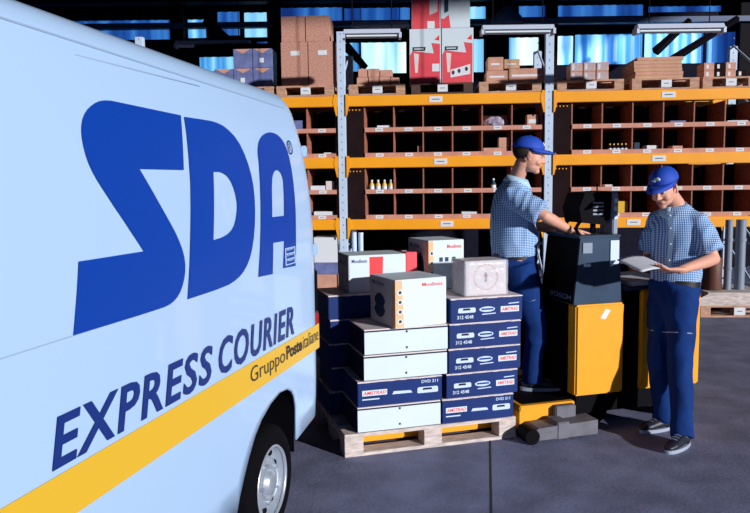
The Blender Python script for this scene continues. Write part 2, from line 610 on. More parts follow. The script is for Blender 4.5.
cols = sorted(set([0, .01, .025, .05, .08, .12, .16, .22] + [WC - .30 + .71 * a / 48 for a in range(49)] + [WC + a for a, _ in ARCH] +
                  [WC + 3.0 - .30 + .71 * a / 24 for a in range(25)] + [WC + 3.0 + a for a, _ in ARCH] + [1.25 + .1 * i for i in range(22)] + [4.15 + .1 * i for i in range(8)]))
prof = topprofile(0)
NR = len(prof) + 3
P = []; side = []
for s in cols:
    zb = zbot(s)
    row = [(yo(zb), zb)] + [(yo(zb + (0.745 - zb) * t), zb + (0.745 - zb) * t) for t in (0.33, 0.66)] + [(yo(max(z, .75)), z) for y, z in prof if False]
    row = row + [(y, z) for y, z in prof if z > 0.74]
    row = [shape(s, y, z) for y, z in row]
    full = row + [(-WID - y, z) for y, z in row[-2::-1]]
    NRW = len(full)
    side += [Vector((s, y, z)) for y, z in full]
fs = []
for i in range(len(cols) - 1):
    for j in range(NRW - 1):
        fs.append((i * NRW + j, (i + 1) * NRW + j, (i + 1) * NRW + j + 1, i * NRW + j + 1))
mb = MB()
mb.poly(side, m_van, fs, True)
n0 = len(cols) - 1
mb.poly([side[j] for j in range(NRW)], m_van)
mb.poly([side[n0 * NRW + j] for j in range(NRW)][::-1], m_van)
body = mb.build('body', van)
sol = body.modifiers.new('sol', 'SOLIDIFY'); sol.thickness = 0.02; sol.offset = -1 if False else 1
bmx = bmesh.new(); bmx.from_mesh(body.data); bmesh.ops.remove_doubles(bmx, verts=bmx.verts, dist=1e-5)
bmesh.ops.recalc_face_normals(bmx, faces=bmx.faces); bmx.to_mesh(body.data); bmx.free()
sol.offset = -1
# underbody and wheel housings (dark)
mb = MB()
mb.box(0.08, 0.30, -WID + .08, -.08, .42, .62, m_black)
mb.box(0.30, 1.10, -WID + .45, -.45, .35, .69, m_black)
mb.box(1.10, 3.30, -WID + .08, -.08, .26, .60, m_black)
mb.box(3.30, 4.10, -WID + .45, -.45, .35, .74, m_black)
mb.box(4.10, 4.80, -WID + .08, -.08, .26, .60, m_black)
for c in (WC, WC + 3.0):   # arch liners
    pts = [(c + a * 1.03 + .005, z + .015) for a, z in ARCH]
    for yy in ((-.03, -.42), (-WID + .42, -WID + .03)):
        Pp = [(p[0], yy[0], p[1]) for p in pts] + [(p[0], yy[1], p[1]) for p in pts]
        mb.poly(Pp, m_black, [(i, i + 1, i + 1 + len(pts), i + len(pts)) for i in range(len(pts) - 1)])
    mb.poly([(p[0], -.42, p[1]) for p in pts], m_black)
    mb.poly([(p[0], -WID + .42, p[1]) for p in pts], m_black)
mb.build('underbody', van)


def wheel(s, y, sgn):
    wt = MB()
    prof_ = [(.165, -.09), (.195, -.105), (.245, -.10), (.268, -.08), (.275, -.04), (.275, .04), (.268, .08), (.245, .10), (.195, .105), (.165, .09)]
    n = 48
    Pq = []
    for k in range(n):
        a = 2 * PI * k / n
        for r, h in prof_: Pq.append((s + r * math.cos(a), y + h * sgn, WR + r * math.sin(a)))
    L_ = len(prof_)
    wt.poly(Pq, m_rubber, [(k * L_ + j, ((k + 1) % n) * L_ + j, ((k + 1) % n) * L_ + j + 1, k * L_ + j + 1) for k in range(n) for j in range(L_ - 1)], True)
    o = wt.build('wheel', van)
    # rim: dished disc with vent holes
    rm = MB()
    rp = [(.178, .098), (.173, .105), (.167, .098), (.165, .07), (.158, .052), (.128, .047), (.118, .07), (.075, .082), (.07, .075), (.06, .075), (.055, .10), (.03, .105), (.0001, .106)]
    L_ = len(rp); n = 64
    Pq = []
    for k in range(n):
        a = 2 * PI * k / n
        for r, h in rp: Pq.append((s + r * math.cos(a), y + h * sgn, WR + r * math.sin(a)))
    rm.poly(Pq, m_alu, [(k * L_ + j, ((k + 1) % n) * L_ + j, ((k + 1) % n) * L_ + j + 1, k * L_ + j + 1) for k in range(n) for j in range(L_ - 1)], True)
    rm.build('rim', o)
    for k in range(10):
        if sgn < 0: break
        vh = MB()
        a = 2 * PI * (k + .5) / 10
        c = Vector((s + .142 * math.cos(a), y + .052 * sgn, WR + .142 * math.sin(a)))
        vh.ell(c, (.017, .012, .017), m_black, u=12, v=8)
        vh.build('vent_hole', o)
    for k in range(5):
        if sgn < 0: break
        bl = MB()
        a = 2 * PI * k / 5
        c = Vector((s + .092 * math.cos(a), y + .078 * sgn, WR + .092 * math.sin(a)))
        bl.tube([c, c + Vector((0, .016 * sgn, 0))], .011, m_alu, n=6)
        bl.build('wheel_bolt', o)
    return o


for s_ in (WC, WC + 3.0):
    wheel(s_, -.125, 1)
    wheel(s_, -WID + .13, -1)

# side lettering: polygons lying on the curved van side
def flat_on_van(name, loops, m, parent, h=0.004, label=None):
    """loops: outlines in (s,z); outer + holes; filled, cut in level strips, pushed onto the panel"""
    b = bmesh.new()
    for lp in loops:
        vs = [b.verts.new((s, 0, z)) for s, z in lp]
        for i in range(len(vs)): b.edges.new((vs[i], vs[(i + 1) % len(vs)]))
    bmesh.ops.triangle_fill(b, edges=b.edges[:], use_beauty=True, use_dissolve=False)
    z = 0.7
    while z < 2.1:
        bmesh.ops.bisect_plane(b, geom=b.verts[:] + b.edges[:] + b.faces[:], plane_co=(0, 0, z), plane_no=(0, 0, 1))
        z += 0.035
    for v in b.verts: v.co.y = yo(v.co.z) + h
    me = bpy.data.meshes.new(name)
    bmesh.ops.recalc_face_normals(b, faces=b.faces)
    b.to_mesh(me); b.free()
    me.materials.append(m)
    o = bpy.data.objects.new(name, me); COL.objects.link(o); o.parent = parent
    if label: o['label'] = label
    return o


def Z5(pts):   # survey points of the lettering -> panel coordinates
    return [van_sz(30 + x / 2.0536, 90 + y / 2.0536) for x, y in pts]


def smooth_loop(pts, idx):
    """Chaikin only where idx marks curved corners"""
    out = []
    n = len(pts)
    for i in range(n):
        p, q, r = pts[i - 1], pts[i], pts[(i + 1) % n]
        if i in idx:
            out.append((q[0] * .75 + p[0] * .25, q[1] * .75 + p[1] * .25))
            out.append((q[0] * .75 + r[0] * .25, q[1] * .75 + r[1] * .25))
        else: out.append(q)
    return out


S_ = [(308, 52), (165, 22), (150, 21), (135, 24), (118, 36), (107, 54), (103, 78), (106, 108), (115, 142), (130, 175), (150, 207), (232, 331), (98, 352), (87, 504), (268, 449), (290, 438), (305, 420), (314, 395), (318, 365), (314, 335), (302, 303), (286, 272), (223, 162), (314, 164)]
D_o = [(315, 55), (362, 62), (380, 66), (400, 76), (425, 102), (443, 140), (456, 185), (461, 235), (460, 290), (453, 338), (441, 368), (425, 388), (400, 404), (322, 430), (328, 300), (328, 190), (320, 90)]
D_h = [(375, 168), (392, 168), (408, 180), (420, 208), (425, 240), (420, 275), (410, 292), (395, 302), (375, 308)]
A_o = [(468, 384), (469, 150), (466, 125), (469, 102), (480, 89), (495, 86), (512, 95), (525, 117), (534, 150), (541, 200), (545, 260), (544, 361), (519, 366), (521, 310), (498, 314), (497, 378)]
A_h = [(496, 261), (495, 185), (499, 168), (507, 163), (516, 172), (520, 192), (521, 258)]
flat_on_van('logo_letter', [Z5(smooth_loop(S_, set(range(2, 11)) | set(range(14, 22))))], m_blue, van, label='large blue letter S')
flat_on_van('logo_letter', [Z5(smooth_loop(D_o, set(range(1, 13)))), Z5(smooth_loop(D_h, set(range(1, 8))))], m_blue, van, label='large blue letter D')
flat_on_van('logo_letter', [Z5(smooth_loop(A_o, set(range(2, 11)))), Z5(smooth_loop(A_h, set(range(1, 6))))], m_blue, van, label='large blue letter A')
# small boxed mark at the foot of the A, registered mark
mb = MB()
def rectv(mb, s0, s1, z0, z1, m, h=.006):
    mb.poly([vp(s0, z0, h), vp(s1, z0, h), vp(s1, z1, h), vp(s0, z1, h)], m)
sa, za = van_sz(284.5, 266); sb, zb_ = van_sz(294, 246)
for a, b_ in ((0, .07), (.31, .38), (.62, .69), (.93, 1)):
    rectv(mb, sa, sb, za + (zb_ - za) * a, za + (zb_ - za) * b_, m_van)
for a, b_ in ((0, .1), (.9, 1)):
    rectv(mb, sa + (sb - sa) * a, sa + (sb - sa) * b_, za, zb_, m_van)
for k in range(3):
    z0 = za + (zb_ - za) * (.40 - .31 * (k - 1)) + .01; z1 = z0 + (zb_ - za) * .16
    put_text(mb, ('SDA', 'DAS', 'ASD')[k], sa + (sb - sa) * .18, sa + (sb - sa) * .82, z0, z1, lambda a, b: vp(a, b, .006), m_van, .03)
mb.build('small_box_mark', van)
mb = MB()
sa, za = van_sz(286.5, 157); sb, zb_ = van_sz(291.5, 138)
ring = [(0.5 + .5 * math.cos(2 * PI * k / 20), .5 + .5 * math.sin(2 * PI * k / 20)) for k in range(20)]
cx_, cz_ = (sa + sb) / 2, (za + zb_) / 2
for k in range(20):
    a0, a1 = 2 * PI * k / 20, 2 * PI * (k + 1) / 20
    mb.poly([vp(cx_ + r * math.cos(a), cz_ + r * math.sin(a), .005) for r, a in ((.036, a0), (.036, a1), (.029, a1), (.029, a0))], m_textblue)
put_text(mb, 'R', cx_ + .014, cx_ - .014, cz_ - .02, cz_ + .02, lambda a, b: vp(a, b, .005), m_textblue)
mb.build('registered_mark', van)
# yellow stripe
mb = MB()
n = 60
Pp = []
for i in range(n + 1):
    s = 0.02 + i * (3.25 - .02) / n
    Pp += [vp(s, .79, .003), vp(s, .925, .003)]
mb.poly(Pp, m_stripe, [(2 * i, 2 * i + 2, 2 * i + 3, 2 * i + 1) for i in range(n)])
mb.build('yellow_stripe', van)
mb = MB()
for word, sa_, sb_, z0_, z1_ in (('EXPRESS', 2.218, 1.285, .943, 1.085), ('COURIER', 1.235, .405, .943, 1.09)):
    put_text(mb, word, sa_, sb_, z0_, z1_, lambda a, b: vp(a, b, .005), m_textblue, .022, .2, 1.12)
mb.build('slogan_lettering', van)['label'] = 'blue italic EXPRESS COURIER lettering'
mb = MB()
put_text(mb, 'Gruppo', .945, .54, .815, .905, lambda a, b: vp(a, b, .006), m_ink, -.004)
put_text(mb, 'Poste', .52, .30, .838, .905, lambda a, b: vp(a, b, .006), m_ink, .03)
put_text(mb, 'italiane', .285, .04, .838, .908, lambda a, b: vp(a, b, .006), m_ink, -.006)
mb.build('group_lettering', van)['label'] = 'thin dark lettering on the yellow stripe'
# panel seams
mb = MB()
def seam(s0, z0, s1, z1, wd=.004):
    n = 20
    for i in range(n):
        t0, t1 = i / n, (i + 1) / n
        p = (s0 + (s1 - s0) * t0, z0 + (z1 - z0) * t0); q = (s0 + (s1 - s0) * t1, z0 + (z1 - z0) * t1)
        if abs(s1 - s0) > abs(z1 - z0): mb.poly([vp(p[0], p[1] - wd / 2, .002), vp(q[0], q[1] - wd / 2, .002), vp(q[0], q[1] + wd / 2, .002), vp(p[0], p[1] + wd / 2, .002)], m_seam)
        else: mb.poly([vp(p[0] - wd / 2, p[1], .002), vp(q[0] - wd / 2, q[1], .002), vp(q[0] + wd / 2, q[1], .002), vp(p[0] + wd / 2, p[1], .002)], m_seam)
a = van_sz(8, 38)[1]
seam(1.12, a + .0, 3.3, a)
mb.build('panel_seam', van); mb = MB()
b_ = van_sz(9, 356)[1]
seam(1.9, b_, 3.3, b_)
mb.build('panel_seam', van); mb = MB()
seam(3.3, .35, 3.3, 1.95)
mb.build('panel_seam', van)
mb = MB()   # roof gutter rib
rr = [shape(s, yo(1.98) - .055, 2.045) for s in (0.2,)]
mb.tube([(s, *shape(s, yo(1.98) - .031, 2.104)) for s in (.2, .5, 1, 1.5, 2, 2.5, 3, 3.4)], .004, m_seam, n=8)
mb.build('roof_gutter', van)
# tail corner: lamp, hinge caps, bumper, side windows, door handles
mb = MB(); mb.box(-.035, .03, -.20, -.012, .78, .98, m_red, bev=.01); mb.box(-.03, .02, -.20, -.015, .98, 1.22, m_black, bev=.01)
mb.build('tail_lamp', van)
mb = MB(); mb.box(-.035, .03, -WID + .012, -WID + .20, .78, 1.22, m_red, bev=.01)
mb.build('tail_lamp', van)
for z in (1.33, 1.86):
    mb = MB(); mb.box(-.008, .03, yo(z) - .03, yo(z) - .002, z - .03, z + .03, m_van, bev=.006); mb.build('door_hinge', van)
mb = MB(); mb.box(-.09, .02, -WID + .1, -.1, .40, .56, m_black, bev=.02); mb.build('rear_bumper', van)
mb = MB(); mb.box(-.012, -.002, -WID / 2 - .004, -WID / 2 + .004, .6, 2.0, m_seam); mb.build('rear_door_gap', van)
for s in (-1, 1):
    mb = MB(); mb.box(-.012, .004, -WID / 2 + s * .45 - .32, -WID / 2 + s * .45 + .32, 1.2, 1.8, m_glass, bev=.003); mb.build('rear_window', van)
mb = MB(); mb.poly([vp(3.45, 1.25, .004), vp(4.35, 1.25, .004), vp(4.0, 1.68, .004), vp(3.45, 1.78, .004)], m_glass); mb.build('cab_window', van)
mb = MB(); mb.poly([vp(3.3 + .06, 1.12, .012), vp(3.3 + .2, 1.12, .012), vp(3.3 + .2, 1.16, .012), vp(3.3 + .06, 1.16, .012)], m_black); mb.build('door_handle', van)
mb = MB(); mb.poly([(4.20, -.25, 1.62), (4.20, -WID + .25, 1.62), (3.75, -WID + .25, 2.0), (3.75, -.25, 2.0)], m_glass); mb.build('windscreen', van)
mb = MB(); mb.box(4.78, 4.92, -WID + .05, -.05, .28, .55, m_black, bev=.03); mb.build('front_bumper', van)

# ------------------------------------------------------------------ pallets & cartons
def make_pallet(L, W, label, m, group, nblk=3, card=True, name='pallet'):
    """local: x 0..L front edge, y 0..W depth, z 0..0.144"""
    t = thing(name, label, 'pallet', group=group)
    for i in range(5):
        y0 = i * (W - .12) / 4
        q = MB(); q.box(0, L, y0, y0 + .12, .122, .144, m, bev=.002); q.build('deck_board', t)
    for i in range(3):
        x0 = i * (L - .12) / 2
        q = MB(); q.box(x0, x0 + .12, 0, W, .100, .122, m); q.build('stringer_board', t)
        for j in range(3):
            y0 = j * (W - .12) / 2
            q = MB(); q.box(x0, x0 + .12, y0 + .001, y0 + .119, .022, .100, m, bev=.002); q.build('block', t)
    for j in range(3):
        y0 = j * (W - .12) / 2
        q = MB(); q.box(0, L, y0, y0 + .12, 0, .022, m, bev=.002); q.build('base_board', t)
    if card:
        q = MB(); q.box(L / 2 - .055, L / 2 + .075, -.004, 0, .03, .12, m_label); q.box(L / 2 - .02, L / 2 + .04, -.005, -.004, .072, .08, m_ink); q.build('location_card', t)
    return t


PF = G(345, 458); PR = G(513, 438)
pd_ = (PR - PF); PA = math.atan2(pd_.y, pd_.x)
print('pallet', PF, PR, pd_.length, math.degrees(PA))
PU = Vector((math.cos(PA), math.sin(PA), 0)); PV = Vector((-math.sin(PA), math.cos(PA), 0))


def P(u, v, z=0): return PF + PU * u + PV * v + Vector((0, 0, z))


pal = make_pallet(1.16, .8, 'pale wooden pallet on the floor under the blue and white cartons', m_palw, None, card=False)
pal.location = PF; pal.rotation_euler = (0, 0, PA)
ZP = .1445


def carton(w, d, h, loc, rz, m, label, group, name='carton', cat='box', tape=True, mtop=None):
    """local origin base front-left corner; x width, y depth"""
    t = thing(name, label, cat, loc, rz, group)
    q = MB(); q.box(0, w, 0, d, 0, h, m, bev=.003); q.build('box_body', t)
    if tape:
        q = MB(); q.box(.004, w - .004, d / 2 - .022, d / 2 + .022, h, h + .0012, mtop or m_card); q.build('tape', t)
    return t


def navy_box(w, d, h, loc, label, kind, rz, group='navy printed cartons on the pallet'):
    t = thing('navy_carton', label, 'box', loc, rz, group)
    q = MB(); q.box(0, w, 0, d, 0, h - .006, m_navy, bev=.003); q.build('box_body', t)
    # lid flaps: raw card edge, slightly ragged
    q = MB()
    n = 14
    for i in range(n):
        a, b_ = w * i / n, w * (i + 1) / n
        hh = h - .005 + random.random() * .004
        q.box(a, b_, -.003, .004, h - .010 + random.random() * .003, hh, m_whitepk)
    q.box(0.002, w - .002, .004, d - .002, h - .006, h - .001, m_whitepk)
    q.build('lid_flap', t)
    fn = lambda a, b: Vector((a * w, -.002, b * h))
    if kind:
        q = MB()
        def dev(x0, x1, z0, z1):
            q.poly([fn(x0, z0 + .02), fn(x0 + .02, z0), fn(x1 - .02, z0), fn(x1, z0 + .02), fn(x1, z1 - .05), fn(x1 - .015, z1), fn(x0 + .015, z1), fn(x0, z1 - .05)], m_silver)
            q.poly([Vector((p.x, -.0026, p.z)) for p in (fn(x0 + .06, (z0 + z1) / 2), fn(x1 - .07, (z0 + z1) / 2), fn(x1 - .08, (z0 + z1) / 2 + .08), fn(x0 + .07, (z0 + z1) / 2 + .08))], m_navyd)
        if kind == 1:
            dev(.10, .34, .40, .60)
            put_text(q, '312 4548', .085 , .31, .16, .30, fn, m_silver, .02)
            q.poly([fn(.5 + .11 * math.cos(a * PI / 8), .50 + .11 * math.sin(a * PI / 8)) for a in range(16)], m_silver)
            q.poly([fn(a, b) + Vector((0, -.0006, 0)) for a, b in ((.42, .47), (.59, .47), (.59, .54), (.42, .54))], m_blue)
            q.poly([fn(.43, .28), fn(.62, .30), fn(.62, .34), fn(.43, .32)], m_silver)
            q.poly([fn(.69, .34), fn(.95, .34), fn(.95, .58), fn(.69, .58)], m_white)
            put_text(q, 'AMSTRAD', .705, .94, .39, .53, lambda a, b: fn(a, b) + Vector((0, -.0006, 0)), m_rprint, .02, .2)
            q.poly([fn(.80, .66), fn(.95, .68), fn(.95, .72), fn(.80, .70)], m_silver)
        else:
            q.poly([fn(.05, .42), fn(.34, .42), fn(.34, .64), fn(.05, .64)], m_white)
            put_text(q, 'AMSTRAD', .06, .33, .46, .60, lambda a, b: fn(a, b) + Vector((0, -.0006, 0)), m_rprint, .02, .2)
            q.poly([fn(.05, .26), fn(.25, .26), fn(.25, .31), fn(.05, .31)], m_silver)
            q.poly([fn(.40, .40), fn(.64, .40), fn(.62, .50), fn(.42, .52)], m_silver)
            dev(.70, .95, .34, .58)
            put_text(q, 'DVD 211', .75, .95, .74, .86, fn, m_silver, .02)
        q.build('front_print', t)
    return t


LY = .162
# left front stack u .07-.62 ; right stack .64-1.18
u0 = .075
wl = .55
def white_box(z, label, u=u0, w_=wl):
    t = thing('white_carton', label, 'box', P(u, .01, z), PA, 'plain white cartons on the pallet')
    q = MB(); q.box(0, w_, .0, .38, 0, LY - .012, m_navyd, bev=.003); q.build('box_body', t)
    q = MB(); q.box(.002, w_ - .002, -.003, .0, .004, LY - .02, m_white); 
    for (a, b) in ((.5, .82), (.5, .2)):
        q.ell((a * w_, -.003, b * LY), (.008, .001, .008), m_ink, u=10, v=6)
    q.build('white_front_panel', t)
    q = MB(); q.box(.002, w_ - .002, .0, .378, LY - .011, LY - .003, m_whitepk); q.build('lid_flap', t)
    return t
white_box(ZP, 'plain white carton lying directly on the pallet, bottom of the front left stack', u0 + .01)
navy_box(wl + .005, .38, LY - .002, P(u0 + .015, .01, ZP + LY), 'navy printed carton between white cartons in the front left stack', 2, PA)
white_box(ZP + 2 * LY, 'plain white carton directly on top of the navy one, front left stack', u0 + .055)
white_box(ZP + 3 * LY, 'topmost plain white carton, under the large white carton with orange strip', u0 + .06)
rl = ['lowest navy carton of the right stack, lettering at its left end', 'second navy carton from the bottom of the right stack', 'middle navy carton of the right stack of five', 'second navy carton from the top of the right stack', 'topmost navy carton of the right stack, under the wrapped carton']
LR = .1615
for i in range(5):
    navy_box(.50, .38, LR - .002, P([.645, .675, .69, .695, .705][i], .008, ZP + i * LR), rl[i], 2 if i == 0 else 1, PA)
names = ['lowest', 'second', 'third', 'fourth', 'top']
for i in range(5):
    navy_box(.56, .38, LR - .002, P(.0 + [.0, .02, .0, .015, .005][i], .41, ZP + i * LR), '%s shaded navy carton of the rear left stack beside the van' % {'lowest': 'lowest', 'second': 'second from the bottom', 'third': 'middle', 'fourth': 'fourth from the bottom', 'top': 'topmost'}[names[i]], 0, PA)
for i in range(5):
    navy_box(.55, .38, LR - .002, P(.60, .41, ZP + i * LR), '%s navy carton of the rear right stack, behind the lettered front stack' % ['lowest', 'second lowest', 'middle', 'second highest', 'topmost'][i], 0, PA, 'rear right navy cartons')
# large white carton with orange strip
def moka_box(w, d, h, loc, rz, label, strip, red=False, name='appliance_carton'):
    t = thing(name, label, 'box', loc, rz, 'white appliance cartons on top of the load')
    q = MB(); q.box(0, w, 0, d, 0, h, m_white, bev=.003); q.box(-.0012, 0, .003, d - .003, .003, h - .003, m_whitepk); q.build('box_body', t)
    q = MB()
    fn = lambda a, b: Vector((a * w, -.0016, b * h)); fs_ = lambda a, b: Vector((-.0025, (1 - a) * d, b * h))
    if strip:
        q.poly([fn(.0, .01), fn(.16, .01), fn(.13, .99), fn(.0, .99)], m_oprint if strip == 1 else m_oprint)
        q.poly([fs_(.86, .01), fs_(1, .01), fs_(1, .99), fs_(.9, .99)], m_oprint)
        for k in range(4):
            z = .14 + .2 * k
            q.poly([Vector((p.x, -.0022, p.z)) for p in [fn(.09 + .05 * math.cos(a * PI / 6), z + .06 * math.sin(a * PI / 6)) for a in range(12)]], m_white)
            q.poly([Vector((p.x, -.0026, p.z)) for p in [fn(.09 + .03 * math.cos(a * PI / 6), z + .035 * math.sin(a * PI / 6)) for a in range(12)]], m_ink)
        put_text(q, 'Moulinex', .52, .93, .83, .91, fn, m_rprint, .01)
        q.build('front_print', t); q = MB()
        put_text(q, 'Moulinex', .1, .6, .82, .92, fs_, m_textblue, .01)
        if strip == 1:
            q.poly([fs_(.25 + .2 * math.cos(a * PI / 8) * (1.2 if a % 4 else .8) + .15, .4 + .26 * math.sin(a * PI / 8)) for a in range(16)], m_tgrey)
        else:
            for a in (.3, .46, .66):
                q9 = MB(); q9.poly([fn(a, .56), fn(a + .1, .56), fn(a + .1, .65), fn(a, .65)], m_tgrey); q9.build('printed_mark', t)
            q.poly([fs_(.6 + .2 * math.cos(a * PI / 8), .42 + .3 * math.sin(a * PI / 8)) for a in range(16)], m_tgrey)
    if red:
        q.poly([fn(.36, .25), fn(.58, .22), fn(.60, .95), fn(.36, .95)], m_rprint)
        q.poly([Vector((p.x, -.0022, p.z)) for p in (fn(.36, .25), fn(.40, .06), fn(.55, .06), fn(.58, .22))], m_rprint)
        put_text(q, 'Moulinex', .05, .32, .80, .90, fn, m_textblue, .01)
        q.build('front_print', t); q = MB()
        put_text(q, 'Moulinex', .2, .8, .7, .85, fs_, m_textblue, .01)
    q.build('side_print', t)
    return t
zt = ZP + 4 * LY - .001
moka_box(.365, .35, .30, P(.325, -.03, zt), PA + .17, 'large white carton with orange pictogram strip on the front left stack', 1)
zr = ZP + 5 * LR
moka_box(.40, .30, .25, P(.16, .46, zr), PA, 'white carton with a bold red patch behind the front cartons', 0, True)
t = thing('red_carton', 'dark red carton standing between the two rear white cartons', 'box', P(.575, .50, zr), PA - .03)
q = MB(); q.box(0, .08, 0, .2, 0, .255, m_redcard, bev=.003); q.build('box_body', t)
q = MB(); q.box(.002, .078, .09, .12, .255, .2565, m_label); q.build('tape', t)
moka_box(.27, .34, .335, P(.71, .42, zr), PA + .08, 'tall white carton with orange edge behind the wrapped carton', 2)
# film wrapped carton on the right stack
t = thing('wrapped_carton', 'pinkish white carton in clear film on the right navy stack', 'box', P(.82, .05, zr), PA)
q = MB(); q.box(0, .29, 0, .20, 0, .225, m_whitepk, bev=.004); q.build('box_body', t)
q = MB()
for k in range(24):
    a0, a1 = 2 * PI * k / 24, 2 * PI * (k + 1) / 24
    q.poly([Vector((.145 + r * math.cos(a), -.001, .12 + r * math.sin(a))) for r, a in ((.085, a0), (.085, a1), (.079, a1), (.079, a0))], m_cardp)
q.box(.138, .152, -.0015, 0, .09, .15, m_ink); q.box(.128, .162, -.0015, 0, .125, .135, m_rprint)
q.build('carton_print', t)
q = MB()
b = bmesh.new(); bmesh.ops.create_cube(b, size=1); bmesh.ops.subdivide_edges(b, edges=b.edges[:], cuts=7, use_grid_fill=True)
for v in b.verts:
    v.co = Vector((.145 + v.co.x * .306, .10 + v.co.y * .216, .112 + v.co.z * .232))
    n_ = noise.noise_vector(v.co * 22) * .007
    v.co += Vector((n_.x, n_.y * .5, n_.z * .3)) + Vector((.03 if v.co.x > .3 and v.co.z < .12 else 0, 0, 0))
    v.co.z = max(v.co.z, .002)
q.add_bm(b, m_film, None, True); q.build('plastic_film', t)

# ------------------------------------------------------------------ pallet truck (yellow), same frame as the pallet
trk = thing('pallet_truck', 'yellow ride-on pallet truck with grey console behind the two men', 'pallet truck', PF, PA)
TU = 1.60
q = MB()
for v0 in (.16, .50): q.box(.03, 1.24, v0, v0 + .14, .035, .088, m_truck, bev=.01)
q.v = q.v
for v0 in (.15, .51):
    q2 = MB(); q2.box(.03, 1.24, v0, v0 + .14, .03, .088, m_truck, bev=.008); q2.build('fork', trk)
# platform
q = MB(); q.box(1.20, TU + .01, .02, .78, .165, .2, m_truck, bev=.006)
q.build('platform', trk)
q = MB(); q.box(1.24, TU, .06, .74, .2, .204, m_black); q.build('rubber_mat', trk)
q = MB(); q.prism([(1.20, .03), (1.30, .03), (1.52, .165), (1.20, .165)], 'y', .025, .775, m_truck); q.build('carriage_plate', trk)
# low grey outrigger in front
q = MB()
q.prism([(1.17, .02), (1.68, .02), (1.68, .115), (1.25, .10), (1.17, .06)], 'y', -.15, .0, m_tlow)
q.box(1.38, 1.47, -.155, .0, .015, .125, m_tlow, bev=.006)
q.box(1.44, 1.59, -.03, .10, .03, .19, m_tlow, bev=.006)
q.box(1.22, 1.36, -.153, -.05, .03, .075, m_tlow, bev=.006)
q.build('outrigger', trk)
for u in (1.20,):
    q = MB(); q.tube([(u, -.16, .05), (u, -.02, .05)], .05, m_black, n=20, ref=Vector((1, 0, 0))); q.build('load_wheel', trk)
# body
q = MB(); q.box(TU, 1.97, .0, .78, .235, .855, m_truck, bev=.012); q.build('motor_housing', trk)
q = MB(); q.box(TU - .012, TU + .001, .10, .77, .245, .85, m_black); q.build('end_shade_panel', trk)  # black sheet stands in for deep shade on the yellow end face
q = MB(); q.box(2.11, 2.60, .01, .78, .235, .93, m_truck, bev=.012); q.build('battery_housing', trk)
q = MB(); q.box(1.972, 2.105, .03, .76, .235, .93, m_black); q.build('gap_shadow_panel', trk)  # black filler in the housing gap, standing in for the man's cast shadow
q = MB(); q.box(1.98, 2.59, .02, .77, .93, .955, m_tgrey, bev=.008); q.build('battery_lid', trk)
q = MB(); q.box(TU + .05, 2.55, .07, .72, .09, .235, m_black); q.build('chassis', trk)
for u in (TU + .2, 2.42):
    for v in (.12, .62):
        q = MB(); q.tube([(u, v - .04, .105), (u, v + .06, .105)], .104, m_rubber, n=24, ref=Vector((1, 0, 0))); q.build('wheel', trk)
# grey console, slightly tapered
q = MB(); q.prism([(TU - .01, .857), (1.955, .857), (1.93, 1.30), (TU + .035, 1.30)], 'y', .02, .45, m_tgrey)
q.build('console', trk)
q = MB(); q.prism([(TU - .017, .862), (TU - .011, .862), (TU + .034, 1.296), (TU + .028, 1.296)], 'y', .025, .445, m_black)
fnl = lambda a, b: Vector((TU - .020 + (b - .862) * .103, a, b))
put_text(q, 'BOSCH', .32, .05, .885, .918, fnl, m_tubeg, .01)
q.build('console_end_panel', trk)
for (xa, xb, za_, zb2, mm) in ((1.86, 1.925, 1.12, 1.28, m_silver), (1.65, 1.72, 1.20, 1.27, m_tubeg), (1.66, 1.71, 1.11, 1.13, m_silver)):
    q = MB(); q.box(xa, xb, .012, .019, za_, zb2, mm); q.build('data_plate', trk)
q = MB(); q.poly([Vector((1.78, -.002, .76)), Vector((1.82, -.002, .75)), Vector((1.86, -.002, .81)), Vector((1.82, -.002, .82))], m_label); q.build('sticker', trk)
q = MB(); q.box(TU + .02, 1.94, .01, .46, 1.30, 1.318, m_tgrey, bev=.006); q.build('console_top', trk)
# control head with bracket
q = MB(); q.prism([(1.68, 1.40), (1.86, 1.38), (1.89, 1.42), (1.91, 1.58), (1.89, 1.61), (1.70, 1.60), (1.66, 1.50)], 'y', .08, .30, m_black); q.build('control_head', trk)
q = MB()
for k in range(4): q.box(1.76, 1.84, .074, .08, 1.45 + k * .025, 1.462 + k * .025, m_tubeg)
q.build('vent_slots', trk)
for tp in (.12, .27):
    q = MB(); q.tube([(1.69, tp, 1.41), (1.65, tp - .01, 1.36), (1.68, tp - .01, 1.315)], .015, m_black, n=8); q.build('head_bracket', trk)
q = MB()
q.tube([(1.84, .2, 1.40), (1.84, .2, 1.31)], .02, m_black, n=8); q.build('head_support', trk)
q = MB(); q.box(1.905, 1.945, .06, .22, 1.315, 1.60, m_tubeg, bev=.006)
for k in range(3): q.box(1.912, 1.938, .054, .06, 1.42 + .055 * k, 1.45 + .055 * k, m_silver)
q.build('switch_box', trk)
q = MB(); q.tube([(1.87, .2, 1.60), (1.865, .2, 1.68)], .005, m_steel, n=6); q.build('antenna', trk)
# second sheet stack on the battery lid
t = thing('paper_stack', 'stack of grey papers lying on the truck battery lid', 'papers', P(2.06, .05, .9555), PA)
q = MB(); q.box(0, .22, 0, .30, 0, .03, m_paper, T=Matrix.Rotation(.06, 4, 'Z')); q.build('sheets', t)

